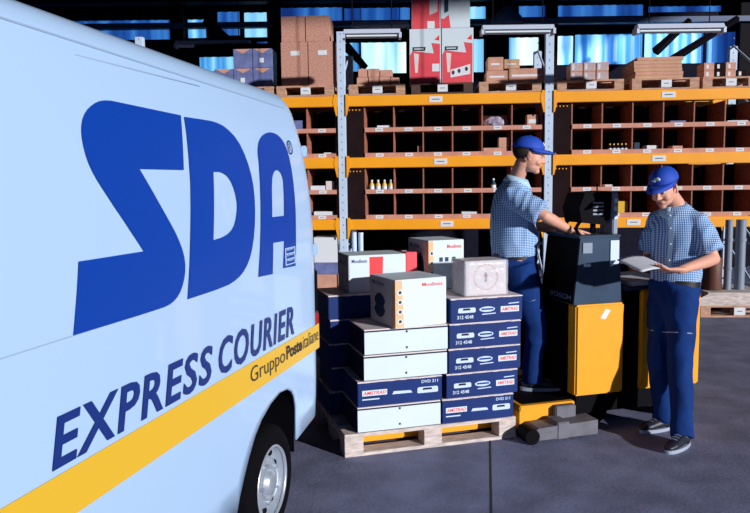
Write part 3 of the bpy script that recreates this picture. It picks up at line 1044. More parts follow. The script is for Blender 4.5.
# ------------------------------------------------------------------ racking
R0 = Vector(((344 - 375) / F * 10.0, 10.0, 0)); RA = math.radians(-4.1)
rack = thing('pallet_rack', 'tall rack with pale grey uprights and orange beams along the back', 'rack', R0, RA)
RM = Matrix.Translation(R0) @ Matrix.Rotation(RA, 4, 'Z')
BW = 2.7; RD = 1.05
BZ = (2.74, 1.935, 1.115)
for k in range(-1, 3):
    for yy in (0, RD):
        x = k * BW
        q = MB(); q.box(x - .055, x + .055, yy - .03, yy + .05, 0, 3.64 if yy == 0 else 3.5, m_post, bev=.006)
        for h in range(36): q.box(x - .006, x + .006, yy - .032, yy - .030, .1 + h * .1, .12 + h * .1, m_tubeg)
        o = q.build('upright', rack)
    q = MB()
    for h in range(6):
        z0 = .25 + h * .55
        q.tube([(k * BW, .05, z0), (k * BW, RD - .03, z0 + (.5 if h % 2 else -.0) + (0 if h % 2 else .5))], .014, m_post, n=6)
        q.tube([(k * BW, .05, z0), (k * BW, RD - .03, z0)], .012, m_post, n=6)
    q.build('side_brace', rack)
lblx = {(0, 0): 1.24, (0, 1): 1.30, (0, 2): 1.38, (1, 0): 1.50, (1, 1): 1.40, (1, 2): 1.1}
for k in range(-1, 2):
    for j, z in enumerate(BZ):
        for yy in (-.03, RD):
            x = k * BW
            q = MB(); q.box(x + .056, x + BW - .056, yy - .012, yy + .045, z - .068, z + .068, m_beam, bev=.006)
            b_ = q.build('beam', rack)
            for xx, s in ((x + .056, 1), (x + BW - .056, -1)):
                q = MB(); q.prism([(xx, z + .09), (xx + s * .035, z + .09), (xx + s * .06, z + .0), (xx + s * .015, z - .19), (xx, z - .19)], 'y', yy - .018, yy - .010, m_beam)
                q.build('beam_connector', b_)
            if yy < 0 and (k, j) in lblx:
                q = MB(); lx = x + lblx[(k, j)]
                q.box(lx - .085, lx + .085, yy - .016, yy - .013, z - .035, z + .04, m_label)
                q.box(lx - .05, lx + .05, yy - .017, yy - .016, z - .002, z + .008, m_ink)
                q.build('beam_label', b_)
    # deck for the top level pallets
for k in range(-1, 2):
    q = MB()
    for yy in (.15, .5, .85): q.box(k * BW + .06, k * BW + BW - .06, yy - .03, yy + .03, BZ[0] + .03, BZ[0] + .066, m_steel)
    q.build('deck_rail', rack)

CW = .386


def pigeon(x, z, h, label):
    t = thing('pigeonhole_unit', label, 'shelf unit', RM @ Vector((x, 0, z)), RA, 'wooden pigeonhole units in the rack')
    Wd = 6 * CW; dd = .62
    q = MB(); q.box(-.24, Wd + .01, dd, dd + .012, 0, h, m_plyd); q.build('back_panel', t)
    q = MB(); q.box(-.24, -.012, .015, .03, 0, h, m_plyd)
    q.build('filler_panel', t)
    if z > 1.9 or True:
        for i in range(4):
            q = MB(); q.tube([(-.2 + i * .045, .012, h - .04), (-.2 + i * .045, -.004, h - .04)], .009, m_beam, n=8)
            q.build('bolt', t)
    for i in range(7):
        q = MB(); q.box(i * CW - .009, i * CW + .009, .012, dd, .002, h - .004, m_ply, bev=.002); q.build('divider', t)
    for j in range(2):
        z0 = j * h / 2
        q = MB()
        for i in range(6):
            q.box(i * CW + .010, (i + 1) * CW - .010, .014, dd - .001, z0, z0 + .014, m_ply)
        q.box(0, Wd, -.006, .012, z0, z0 + .058, m_liptrim, bev=.002)
        o = q.build('shelf_board', t)
        for i in range(6):
            q = MB(); cx = (i + .5) * CW + random.uniform(-.012, .012)
            q.box(cx - .052, cx + .052, -.009, -.006, z0 + .008, z0 + .052, m_label)
            q.box(cx - .03, cx + .03, -.0096, -.009, z0 + .027, z0 + .033, m_ink)
            q.build('slot_label', o)
    return t


bayn = {-1: 'left bay behind the van tail', 0: 'middle bay', 1: 'right bay'}
for k in (-1, 0, 1):
    pigeon(k * BW + .30, BZ[1] + .069, BZ[0] - BZ[1] - .142, 'brown two-row pigeonhole unit on the middle beam of the %s' % bayn[k])
    pigeon(k * BW + .30, BZ[2] + .069, BZ[1] - BZ[2] - .142, 'brown two-row pigeonhole unit on the lowest beam of the %s' % bayn[k])

# pallets on the top beams
ZT = BZ[0] + .069
def onrack(x, y=0, z=0): return RM @ Vector((x, y, z))
PALS = [(-1.70, .8, m_pal, 'wooden pallet on the top beam under the blue wrapped boxes'),
        (-.86, .76, m_pal, 'wooden pallet on the top beam under the speckled kraft boxes'),
        (.10, .74, m_pal, 'light wooden pallet on the top beam under small cartons beside the left upright'),
        (.92, .80, m_pald, 'dark pallet on the top beam under the red and white cartons'),
        (1.80, .80, m_pal, 'wooden pallet on the top beam left of the middle upright'),
        (2.80, .84, m_pal, 'wooden pallet on the top beam right of the middle upright'),
        (3.74, .84, m_pal, 'wooden pallet on the top beam under the flat card stack'),
        (4.62, .68, m_pal, 'wooden pallet on the top beam at the far right end')]
for x, wdt, m, lb in PALS:
    p_ = make_pallet(wdt, 1.05, lb, m, 'pallets along the top of the rack')
    p_.location = onrack(x, -.04, ZT); p_.rotation_euler = (0, 0, RA)
ZQ = ZT + .1448


def rc(x, y, z, w, d, h, m, label, group, name='carton', tape=True, cat='box', mtop=None, rz=0):
    return carton(w, d, h, onrack(x, y, z), RA + rz, m, label, group, name, cat, tape, mtop)


def stick(t, m, x0, x1, z0, z1, name='label', y=-.0015, txt=None):
    q = MB(); q.box(x0, x1, y, 0, z0, z1, m)
    if txt: put_text(q, txt, x0 + .1 * (x1 - x0), x1 - .1 * (x1 - x0), z0 + .3 * (z1 - z0), z0 + .7 * (z1 - z0), lambda a, b: Vector((a, y - .0006, b)), m_ink)
    return q.build(name, t)


# kraft
for i in range(2):
    t = rc(-.80 + i * .365, .02, ZQ, .355, .45, .575, m_kraft, ('left' if i == 0 else 'right') + ' lower speckled kraft carton with a white label above the van tail', 'speckled kraft cartons')
    stick(t, m_label, .13, .25, .40, .46)
for i in range(2):
    t = rc(-.79 + i * .325, .03, ZQ + .578, .315, .45, .33, m_kraft, ('left' if i == 0 else 'right') + ' upper speckled kraft carton, top of the tall stack', 'speckled kraft cartons')
# blue wrapped
k = 0
for j in range(2):
    for i in range(3):
        if (j, i) == (1, 0): continue
        lb = 'blue wrapped box in the %s row, %s one, left of the kraft cartons' % (['bottom', 'top'][j], ['left', 'middle', 'right'][i])
        t = rc(-1.71 + i * .262, .05, ZQ + j * .255, .255, .35, .252, m_bluewrap, lb, 'blue wrapped boxes', 'wrapped_box', False)
        q = MB(); q.poly([Vector((.02, -.002, .25)), Vector((.13, -.002, .19)), Vector((.235, -.002, .25))], m_cardp)
        q.build('folded_flap', t)
        if (i + j) % 2: stick(t, m_label, .09, .15, .07, .13)
# small cartons on pallet B
spots = [(.20, 0, .15, .10), (.36, 0, .13, .10), (.50, 0, .14, .10), (.65, 0, .11, .09), (.22, .102, .12, .11), (.35, .102, .15, .11), (.51, .102, .16, .09)]
lbs = ['far left of the lower row', 'second of the lower row', 'third of the lower row', 'right end of the lower row', 'left of the upper row', 'middle of the upper row', 'right of the upper row']
for (x, z, w_, h_), lb in zip(spots, lbs):
    rc(x, .05, ZQ + z, w_, .22, h_, m_cardp, 'small pinkish carton, %s, beside the left upright' % lb, 'small pinkish cartons', 'small_carton')
# red and white cartons
for j, (zz, h_) in enumerate(((0, .70), (.702, .42))):
    for i in range(2):
        lb = '%s %s red and white carton of the group of four' % (['lower', 'upper'][j], ['left', 'right'][i])
        t = rc(.90 + .03 * j + i * (.42 if j == 0 else .38), .02, ZQ + zz, .41 if j == 0 else .375, .45, h_, m_white, lb, 'red and white cartons', 'red_white_carton', True, 'box', m_label)
        q = MB(); W_ = .41 if j == 0 else .375
        fn = lambda a, b, W_=W_, h_=h_: Vector((a * W_, -.0014, b * h_))
        f2 = lambda a, b, W_=W_, h_=h_: Vector((a * W_, -.0022, b * h_))
        if j == 0:
            q.poly([fn(.02, .0), fn(.97, .0), fn(.97, .72), fn(.70, .74), fn(.78, .55), fn(.60, .56), fn(.10, .60), fn(.02, .52)], m_redcard)
            q.poly([f2(.10, .60), f2(.50, .60), f2(.52, .67), f2(.10, .67)], m_ink)
            q.poly([f2(a, b) + Vector((0, -.0006, 0)) for a, b in ((.15, .625), (.45, .625), (.45, .645), (.15, .645))], m_white)
            q.poly([f2(.18, .20), f2(.26, .20), f2(.30, .54), f2(.14, .56)], m_whitepk)
            q.poly([f2(.80, .80), f2(.95, .88), f2(.95, .78)], m_rprint)
            if i == 1:
                q.poly([f2(.28, .10), f2(.90, .16), f2(.90, .34), f2(.28, .24)], m_label)
                for c in (.36, .55, .78): q.poly([f2(c + .05 * math.cos(a * PI / 5), .19 + (c - .36) * .15 + .04 * math.sin(a * PI / 5)) + Vector((0, -.0006, 0)) for a in range(10)], m_ink)
            else: q.poly([f2(.72, .22), f2(.95, .22), f2(.95, .36), f2(.72, .36)], m_label)
        elif i == 0:
            q.poly([fn(.02, .0), fn(.98, .0), fn(.98, 1), fn(.02, 1)], m_redcard)
            q.poly([f2(.55, 0), f2(.8, 0), f2(.8, .22), f2(.55, .22)], m_label)
            q.poly([f2(.62, .4), f2(.9, .5), f2(.9, .9), f2(.62, .9)], m_whitepk)
        else:
            q.poly([fn(.0, .0), fn(.34, .0), fn(.28, .4), fn(.10, .28), fn(.0, .30)], m_redcard)
            q.poly([f2(.12, .45), f2(.26, .5), f2(.26, .95), f2(.12, .95)], m_tgrey)
        q.build('carton_print', t)
# cartons on pallet D
for (x, z, w_, h_, m, lb) in ((1.90, 0, .28, .15, m_cardp, 'left lower'), (2.19, 0, .46, .17, m_cardp, 'right lower'), (1.92, .152, .20, .17, m_cardp, 'left upper'), (2.13, .172, .20, .12, m_card, 'right upper')):
    t = rc(x, .05, ZQ + z, w_, .4, h_, m, '%s brown carton on the pallet left of the middle upright' % lb, 'brown cartons by the middle upright')
    stick(t, m_label, .04, w_ - .05, h_ * .4, h_ * .55, 'tape_band')
# E wrapped cartons
for i in range(6):
    x, z = 2.98 + (i % 3) * .165, (i // 3) * .115
    t = rc(x, .05, ZQ + z, .155, .3, .113, m_cardp, 'small film wrapped carton right of the middle upright, %s row, %s' % (['lower', 'upper'][i // 3], ['left', 'middle', 'right'][i % 3]), 'film wrapped small cartons', 'small_carton')
    stick(t, m_film, .01, .145, .01, .10, 'film', -.003); stick(t, m_label, .02, .05, .02, .09)
# F flat stack
for i in range(6):
    t = thing('flat_card_pack', 'flat brown card pack, %s of the stack of six' % ['bottom one', 'second from the bottom', 'third from the bottom', 'fourth from the bottom', 'second from the top', 'top one'][i], 'card pack', onrack(3.78 + random.uniform(-.01, .02) + (.02 if i == 5 else 0), .03, ZQ + i * .046), RA, 'flat card packs')
    q = MB(); q.box(0, .60 - .02 * (i == 5), 0, .6, 0, .044, m_cardp if i % 2 else m_card, bev=.002); q.build('card', t)
# G small packs
for i in range(7):
    x, z = 4.66 + (i % 4) * .135, (i // 4) * .095
    t = rc(x, .05, ZQ + z, .128, .25, .093, m_plyd if i % 2 else m_cardp, 'small dark red pack at the far right end, %s row, %s' % (['lower', 'upper'][i // 4], ['first', 'second', 'third', 'fourth'][i % 4]), 'small dark packs', 'small_pack')
    stick(t, m_label, .03, .06, .02, .07)

# goods in the pigeonholes.  (bay, beam index, row, cell) -> position
def cell(k, j, row, i, dx=0.0, dy=.06):
    h = (BZ[j - 1] - BZ[j] - .142)
    return onrack(k * BW + .30 + i * CW + .02 + dx, dy, BZ[j] + .069 + row * h / 2 + .0145)
def small(k, j, row, i, dx, w_, d, h_, m, label, name='small_carton', group=None, cat='box', tape=True, rz=0):
    return carton(w_, d, h_, cell(k, j, row, i, dx), RA + rz, m, label, group, name, cat, tape)
def bottle(k, j, row, i, dx, h_, m, label, group, mc=m_white):
    t = thing('bottle', label, 'bottle', cell(k, j, row, i, dx, .05), RA, group)
    q = MB(); r = h_ * .19; q.tube([(r, 0, 0), (r, 0, h_ * .62), (r, 0, h_ * .78), (r, 0, h_ * .86)], [r, r, r * .5, r * .42], m, n=14); q.build('bottle_body', t)
    q = MB(); q.tube([(r, 0, h_ * .86), (r, 0, h_)], r * .5, mc, n=12); q.build('cap', t)
    q = MB(); q.tube([(r, 0, h_ * .15), (r, 0, h_ * .5)], r * 1.03, m_label, n=14, cap=False); q.build('label', t)
    return t
for n_ in range(4):
    bottle(0, 2, 1, 0, .03 + n_ * .085, .17, m_gold, '%s yellow bottle in the upper left pigeonhole of the middle bay' % ['first from left', 'second', 'third', 'rightmost'][n_], 'yellow capped bottles')
bottle(0, 2, 1, 4, .10, .17, m_tgrey, 'single dark bottle with white top in a pigeonhole left of the man', 'single bottle')
for n_ in range(5):
    bottle(1, 1, 0, 1, .07 + n_ * .05, .12, m_plyd, '%s small dark bottle with pale cap in the right bay' % ['leftmost', 'second', 'middle', 'fourth', 'rightmost'][n_], 'small dark bottles', m_gold)
t = small(0, 1, 1, 0, .14, .19, .2, .075, m_label, 'flat white parcel in the top left pigeonhole of the middle bay', 'parcel')
t = small(0, 1, 0, 1, .29, .05, .12, .13, m_cardp, 'small upright pink carton in the second lower pigeonhole')
t = small(0, 1, 0, 4, .0, .33, .3, .09, m_cardp, 'wide brown carton, bottom one of the pair in the pigeonhole left of the cap')
t = carton(.14, .2, .13, cell(0, 1, 0, 4, .2) + Vector((0, 0, .091)), RA, m_cardp, 'small carton stacked on the wide brown carton', None)
t = small(0, 1, 1, 5, .18, .15, .2, .18, m_cardp, 'pale pink carton with a wrapper in the pigeonhole above the cap'); stick(t, m_label, .02, .13, .07, .12)
t = small(0, 2, 0, 3, .10, .22, .2, .07, m_white, 'flat white parcel in the lowest pigeonhole left of the man', 'parcel')
# plastic bag
t = thing('plastic_bag', 'clear plastic bag of goods in the pigeonhole above the cap', 'bag', cell(0, 1, 1, 4, .17, .16), RA)
q = MB(); b = bmesh.new(); bmesh.ops.create_icosphere(b, subdivisions=4, radius=1)
for v in b.verts:
    n_ = noise.noise(v.co * 3) * .25
    v.co = Vector((v.co.x * .16 * (1 + n_), v.co.y * .09 * (1 + n_), .085 + v.co.z * .085 * (1 + n_)))
    v.co.z = max(v.co.z, .002)
q.add_bm(b, mat('bag_film', (.5, .45, .6), .2, alpha=.75, bump=.8, bump_scale=30), None, True); q.build('bag', t)
t = small(0, 1, 1, 4, .02, .34, .1, .2, m_cardp, 'pinkish carton behind the clear plastic bag'); t.location = cell(0, 1, 1, 4, 0, .33)
# left bay
t = small(-1, 1, 1, 4, .18, .12, .2, .16, m_bluewrap, 'purple wrapped bundle in the upper left bay next to the van', 'bundle')
t = small(-1, 1, 0, 5, .19, .14, .15, .06, m_label, 'small white parcel in the left bay above the second beam', 'parcel')
t = small(-1, 2, 1, 5, .0, .20, .2, .10, m_label, 'larger white parcel in the left bay near the van', 'parcel')
t = small(-1, 2, 1, 5, .21, .12, .2, .16, m_whitepk, 'pinkish parcel beside the larger white parcel', 'parcel')
t = small(-1, 2, 0, 5, .04, .26, .2, .09, m_label, 'white parcel in the lowest pigeonhole of the left bay', 'parcel')
# right bay
t = small(1, 1, 1, 3, .08, .20, .2, .07, m_bluewrap, 'small dark blue parcel in the upper right bay', 'parcel')
t = small(1, 1, 1, 5, .03, .26, .2, .06, m_label, 'pale parcel in the last upper pigeonhole at the right', 'parcel')
t = small(1, 1, 0, 2, .02, .07, .1, .13, m_tgrey, 'small grey carton standing beside the flat white box')
t = small(1, 1, 0, 2, .18, .15, .2, .09, m_label, 'flat white box in the lower pigeonhole above the standing man')
t = small(1, 1, 0, 3, .12, .13, .2, .08, m_cardp, 'small pink carton right of the flat white box')
t = small(1, 2, 0, 1, .215, .13, .2, .19, m_stripe, 'yellow carton in the pigeonhole behind the truck controls')
t = small(1, 2, 1, 1, .04, .10, .2, .07, m_whitepk, 'small pale parcel above the truck controls', 'parcel')

# goods on the floor below the lowest beams
t = carton(.32, .5, .34, RM @ Vector((-.41, .0, .603)), RA, m_label, 'white carton on the stack at the left end below the rack beam', 'floor stack under the rack')
t = carton(.32, .5, .16, RM @ Vector((-.41, .0, .4418)), RA, m_bluewrap, 'dark blue box between the white and the tan carton below the beam', 'floor stack under the rack')
t = carton(.30, .5, .199, RM @ Vector((-.41, .0, .2405)), RA, m_cardp, 'tan carton under the dark blue box left of the upright', 'floor stack under the rack')
t = carton(.34, .5, .238, RM @ Vector((-.41, .0, .0)), RA, m_navyd, 'dark box on the floor at the foot of the left stack', 'floor stack under the rack')
for i, (x, h_) in enumerate(((.13, 1.02), (.22, .98))):
    t = thing('grey_post', '%s of two pale grey posts standing beside the left upright' % ['left', 'right'][i], 'post', RM @ Vector((x, .1, 0)), RA, 'grey posts')
    q = MB(); q.tube([(0, 0, 0), (0, 0, h_)], .033, m_post, n=16); q.build('shaft', t)
    q = MB(); q.tube([(0, 0, h_), (0, 0, h_ + .02)], .036, m_white, n=16); q.build('cap', t)
# dark boxes in the lower level behind the men
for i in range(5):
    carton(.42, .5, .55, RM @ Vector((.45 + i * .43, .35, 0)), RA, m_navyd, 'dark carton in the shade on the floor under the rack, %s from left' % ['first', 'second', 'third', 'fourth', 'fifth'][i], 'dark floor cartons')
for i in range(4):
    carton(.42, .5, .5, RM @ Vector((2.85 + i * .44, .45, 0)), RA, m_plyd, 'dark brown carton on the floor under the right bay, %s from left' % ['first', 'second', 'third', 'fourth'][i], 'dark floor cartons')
# right: floor pallet with flat crate, pipes and brown drum
pfl = G(698, 322)
Yb = 8.9
p2 = make_pallet(.9, .8, 'low wooden pallet on the floor at the right edge of the rack', m_pal, None)
bl = D(700, 325, Yb); p2.location = (bl.x, Yb, 0.0); p2.rotation_euler = (0, 0, RA)
t = thing('flat_crate', 'flat tan wooden crate on the floor pallet at the right', 'crate', (bl.x - .02, Yb, .1448), RA)
q = MB(); q.prism([(0, 0), (.78, 0), (.78, .14), (.10, .14), (0, .09)], 'y', -.01, .7, m_palw); q.build('crate_body', t)
q = MB(); q.box(.1, .78, -.01, .7, .141, .16, m_palw); q.build('crate_lid', t)
for i, (px, r) in enumerate(((729, .045), (741, .06))):
    b0 = D(px, 200, 9.15)
    t = thing('grey_pipe', '%s upright grey pipe on the crate at the right edge' % ['thinner', 'thicker'][i], 'pipe', (b0.x, 9.12, .306), 0, 'grey pipes')
    q = MB(); q.tube([(0, 0, 0), (0, 0, .86)], r, m_tubeg, n=20); q.build('pipe', t)
    for z in (.25, .6):
        q = MB(); q.tube([(0, 0, z), (0, 0, z + .03)], r * 1.15, m_tubeg, n=20); q.build('collar', t)
b0 = D(713, 300, 9.1)
t = thing('brown_drum', 'reddish brown drum standing on the crate behind the man', 'drum', (b0.x, 9.15, .306))
q = MB(); q.tube([(0, 0, 0), (0, 0, .02), (0, 0, .2), (0, 0, .38), (0, 0, .4)], [.115, .12, .115, .12, .1], m_truckd, n=24); q.build('drum_body', t)
q = MB(); q.tube([(0, 0, .4), (0, 0, .42)], .06, m_plyd, n=16); q.build('lid', t)


# ------------------------------------------------------------------ people
def head_local(mb, m=m_skin):
    E = lambda c, r, rot=None: mb.ell(c, r, m, T=HT, u=28, v=20, rot=rot)
    E((0, -.018, .035), (.075, .096, .085))
    E((0, .022, -.02), (.064, .074, .088))
    E((0, .028, -.075), (.052, .058, .040))
    E((0, .066, -.102), (.024, .024, .020))
    E((.032, .062, -.042), (.028, .028, .026)); E((-.032, .062, -.042), (.028, .028, .026))   # cheeks
    E((.03, .076, .022), (.030, .018, .010)); E((-.03, .076, .022), (.030, .018, .010))       # brow
    mb.tube([HT @ Vector(p) for p in ((0, .086, .012), (0, .098, -.012), (0, .112, -.034))], [.008, .010, .013], m, n=12, round_end=True)
    E((.011, .098, -.038), (.009, .011, .008)); E((-.011, .098, -.038), (.009, .011, .008))
    E((0, .088, -.064), (.026, .012, .0055)); E((0, .086, -.074), (.022, .012, .006))
    for s in (-1, 1):
        E((s * .080, -.004, -.012), (.007, .019, .031), Matrix.Rotation(s * -.3, 3, 'Z'))
        E((s * .077, .004, -.036), (.007, .009, .011))


def hand(mb, wrist, dir_, palm_n, side, curl=0.5, m=m_skin, spread=.16):
    """dir_: wrist->knuckles, palm_n: palm facing direction, side +1 thumb on (dir x palm_n) side"""
    d = dir_.normalized(); n = (palm_n - d * palm_n.dot(d)).normalized(); sdir = d.cross(n) * side
    mb.tube([wrist - d * .02, wrist + d * .02, wrist + d * .055, wrist + d * .088], [(.030, .022), (.038, .018), (.042, .016), (.040, .013)], m, n=14, ref=sdir, round_end=True)
    base = wrist + d * .085
    for k, (off, ln) in enumerate(((.030, .072), (.010, .080), (-.011, .075), (-.031, .060))):
        p = base + sdir * off
        dd = (d + sdir * (off * spread * 10)).normalized()
        pts = [p - dd * .02]
        ang = 0
        cur = p
        for seg, f in enumerate((.45, .32, .23)):
            ang += curl * (.6 if seg == 0 else .8)
            v = dd * math.cos(ang) + n * math.sin(ang)
            pts.append(cur); cur = cur + v * ln * f
        pts.append(cur)
        mb.tube(pts, [.0095, .0095, .0088, .0082, .007], m, n=10, round_end=True)
    tb = wrist + d * .025 + sdir * .028
    t1 = tb + (d * .6 + sdir * .75 + n * .25).normalized() * .035
    t2 = t1 + (d * .85 + sdir * .25 + n * (.3 + curl * .5)).normalized() * .03
    t3 = t2 + (d * .9 + n * (.3 + curl * .6)).normalized() * .025
    mb.tube([tb - sdir * .015, tb, t1, t2, t3], [.014, .014, .0115, .010, .0085], m, n=10, round_end=True)


def person(label, J, fwd, hd_fwd, hd_up, group='uniformed workers'):
    """J: joint positions; fwd body facing; builds body, clothing, cap, shoes as children"""
    global HT
    base = J['base']
    t = thing('person', label, 'person', base, 0, group)
    inv = Matrix.Translation(-base)
    up = Vector((0, 0, 1))
    rt = fwd.cross(up).normalized()
    hf = hd_fwd.normalized(); hu = (hd_up - hf * hd_up.dot(hf)).normalized(); hr = hf.cross(hu)
    H = Matrix((hr, hf, hu)).transposed().to_4x4(); H.translation = J['head']
    HT = H
    fin = {}
    # ---------- body
    mb = MB()
    head_local(mb)
    skull_base = H @ Vector((0, -.03, -.05))
    mb.tube([skull_base, J['neck'] + up * .02, J['neck'] - up * .06], [(.052, .055), (.055, .058), (.075, .09)], m_skin, n=18, ref=hf, round_end=True)
    tor = [J['pelvis'] - up * .05, J['pelvis'] + up * .05, J['waist'], (J['waist'] + J['chest']) / 2, J['chest'], J['chest'] * .35 + J['neck'] * .65, J['neck'] - up * .015]
    tr = [(.15, .10), (.16, .105), (.135, .095), (.15, .105), (.16, .11), (.12, .075), (.065, .055)]
    mb.tube(tor, tr, m_skin, n=24, ref=rt, round_end=True)
    for s in ('R', 'L'):
        sh, elb, wr = J['sh' + s], J['el' + s], J['wr' + s]
        mb.tube([sh + (J['chest'] - sh) * .25, sh, sh.lerp(elb, .35), sh.lerp(elb, .8), elb], [.058, .055, .047, .039, .037], m_skin, n=16, round_end=True)
        mb.tube([elb, elb.lerp(wr, .25), elb.lerp(wr, .6), wr], [.038, .041, .034, (.026, .026)], m_skin, n=16, round_end=True)
        hand(mb, wr, J['hd' + s], J['pn' + s], J['ts' + s], J['cu' + s])
        hp, kn, an = J['hip' + s], J['kn' + s], J['an' + s]
        mb.tube([hp, hp.lerp(kn, .3), hp.lerp(kn, .8), kn], [.082, .078, .056, .054], m_skin, n=16, round_end=True)
        mb.tube([kn, kn.lerp(an, .3), kn.lerp(an, .8), an], [.053, .054, .036, .034], m_skin, n=16, round_end=True)
        ft = J['ft' + s].normalized()
        mb.tube([an - up * .03 - ft * .02, an - up * .045 + ft * .06, an - up * .055 + ft * .13], [.034, .032, .024], m_skin, n=12, round_end=True)
    mb.v = [tuple(inv @ Vector(v)) for v in mb.v]
    remesh(mb, 'body', [m_skin], .0048, 3, t)
    # ---------- shirt
    mb = MB()
    b = [J['pelvis'] + (J['waist'] - J['pelvis']) * .30, J['waist'], (J['waist'] + J['chest']) / 2, J['chest'], J['chest'] * .5 + J['neck'] * .5, J['chest'] * .2 + J['neck'] * .8, J['neck'] - up * .002]
    bl_ = J.get('belly', .0)
    mb.tube(b, [(.158, .125 + bl_), (.160, .13 + bl_), (.168, .135 + bl_ * .6), (.178, .135), (.165, .12), (.115, .09), (.078, .072)], m_shirt, n=32, ref=rt)
    for s in ('R', 'L'):
        sh, elb = J['sh' + s], J['el' + s]
        mb.tube([sh + (J['chest'] * .3 + J['neck'] * .7 - sh) * .6, sh, sh.lerp(elb, .3), sh.lerp(elb, .62), sh.lerp(elb, J.get('sleeve', .86))], [.07, .073, .076, .078, .080], m_shirt, n=20)
    mb.v = [tuple(inv @ Vector(v)) for v in mb.v]
    remesh(mb, 'shirt', [m_shirt], .009, 3, t, fold=(.011, (9, 9, 5)))
    # collar
    q = MB()
    nk = J['neck'] + up * .012
    n = 28
    for half in (1, -1):
        Pt = []
        for k in range(n // 2 + 1):
            a = PI * k / (n // 2)
            ra = .066
            dirv = (-fwd * math.cos(a) + rt * half * math.sin(a))
            drop = .015 + .045 * (k / (n // 2)) ** 2
            tilt = fwd * 0.0 - up * (.02 * (1 - math.cos(a)))
            Pt += [nk + dirv * (ra + .004) + tilt + up * .022, nk + dirv * (ra + .032) + tilt - up * drop]
        q.poly([inv @ p for p in Pt], m_collar, [(2 * k, 2 * k + 2, 2 * k + 3, 2 * k + 1) for k in range(n // 2)], True)
    co = q.build('collar', t)
    sm = co.modifiers.new('s', 'SOLIDIFY'); sm.thickness = .006
    # placket and pocket
    q = MB()
    ce = [J['neck'] - up * .03, J['chest'] * .5 + J['neck'] * .5, J['chest'], (J['waist'] + J['chest']) / 2, J['waist']]
    off = [.085, .125, .142, .142 + bl_ * .6, .137 + bl_]
    pts = []
    for c, o_ in zip(ce, off):
        for sx in (-.016, .016): pts.append(inv @ (c + fwd * (o_) + rt * sx))
    q.poly(pts, m_collar, [(2 * k, 2 * k + 1, 2 * k + 3, 2 * k + 2) for k in range(4)], True)
    for k in range(4):
        c = (ce[k] * .6 + ce[k + 1] * .4) + fwd * (off[k] * .6 + off[k + 1] * .4 + .004)
        q.ell(inv @ c, (.006, .006, .006), m_white, u=8, v=6)
    q.build('button_placket', t)
    # ---------- trousers
    mb = MB()
    pt = J['pelvis'] + (J['waist'] - J['pelvis']) * .55
    bk = J.get('bulk', 0)
    crotch = (J['hipR'] + J['hipL']) / 2 - up * .06
    mb.tube([crotch, J['pelvis'] - up * .03, J['pelvis'] + up * .02, pt], [(.13, .10 + bk), (.158, .125 + bk), (.16, .128 + bk), (.15, .118 + bk * .6)], m_trou, n=28, ref=rt)
    for s in ('R', 'L'):
        hp, kn, an, ft = J['hip' + s], J['kn' + s], J['an' + s], J['ft' + s].normalized()
        mb.tube([hp + up * .05, hp.lerp(kn, .2), hp.lerp(kn, .6), kn, kn.lerp(an, .35), kn.lerp(an, .75), an - up * .025 + ft * .012], [.100 + bk * .3, .103 + bk * .3, .084, .070, .068, .064, (.068, .062)], m_trou, n=24, ref=rt)
    mb.v = [tuple(inv @ Vector(v)) for v in mb.v]
    tro = remesh(mb, 'trousers', [m_trou], .009, 3, t, fold=(.013, (8, 8, 4)))
    for s in ('R', 'L'):
        q = MB(); hp, kn = J['hip' + s], J['kn' + s]
        c = hp.lerp(kn, .52); ax = (kn - hp).normalized()
        q.tube([inv @ (c - ax * .003), inv @ (c + ax * .003)], .094, m_pipe, n=32, cap=False)
        so = q.build('piping', tro)
    # belt
    q = MB(); c = J['pelvis'] + (J['waist'] - J['pelvis']) * .32; ax = (J['waist'] - J['pelvis']).normalized()
    q.tube([inv @ (c - ax * .02), inv @ (c + ax * .02)], [(.160, .128 + bl_)] * 2, m_belt, n=36, ref=rt)
    q.build('belt', t)
    # ---------- shoes
    for s in ('R', 'L'):
        an = J['an' + s]; ft = J['ft' + s]; ft = Vector((ft.x, ft.y, 0)).normalized(); g = J['ground']
        a0 = Vector((an.x, an.y, g))
        def loop(z, e): 
            lat = Vector((-ft.y, ft.x, 0))
            o = []
            for k in range(24):
                a = 2 * PI * k / 24
                L_ = .145 + e; c0 = .065
                wv = (.046 + e) * (1 + .12 * math.cos(a))
                o.append(a0 + ft * (c0 + L_ * math.cos(a)) + lat * wv * math.sin(a) + up * z)
            return o
        mb = MB()
        L0, L1, L2 = loop(.012, 0.), loop(.035, .004), loop(.055, -.006)
        mb.tube([a0 + ft * -.055 + up * .055, a0 + ft * 0 + up * .058, a0 + ft * .08 + up * .048, a0 + ft * .15 + up * .04, a0 + ft * .195 + up * .034], [(.032, .032), (.040, .040), (.042, .038), (.043, .028), (.030, .018)], m_shoe, n=18, ref=Vector((-ft.y, ft.x, 0)), round_end=True)
        mb.tube([a0 + up * .05, a0 + up * .12], [.045, .040], m_shoe, n=16, round_end=True)
        mb.v = [tuple(inv @ Vector(v)) for v in mb.v]
        sh = remesh(mb, 'shoe', [m_shoe], .006, 3, t)
        q = MB()
        lo, hi = loop(.0005, 0), loop(.024, .002)
        q.poly([inv @ p for p in lo] + [inv @ p for p in hi], m_sole, [(k, (k + 1) % 24, 24 + (k + 1) % 24, 24 + k) for k in range(24)] + [tuple(range(23, -1, -1)), tuple(range(24, 48))])
        q.build('sole', sh)
        q = MB()
        lat = Vector((-ft.y, ft.x, 0))
        for k in range(3):
            c = a0 + ft * (.075 + k * .025) + up * (.087 - k * .007)
            q.tube([inv @ (c - lat * .02 + ft * .004), inv @ (c + up * .004), inv @ (c + lat * .02 - ft * .004)], .003, m_pipe, n=6)
        q.build('laces', sh)
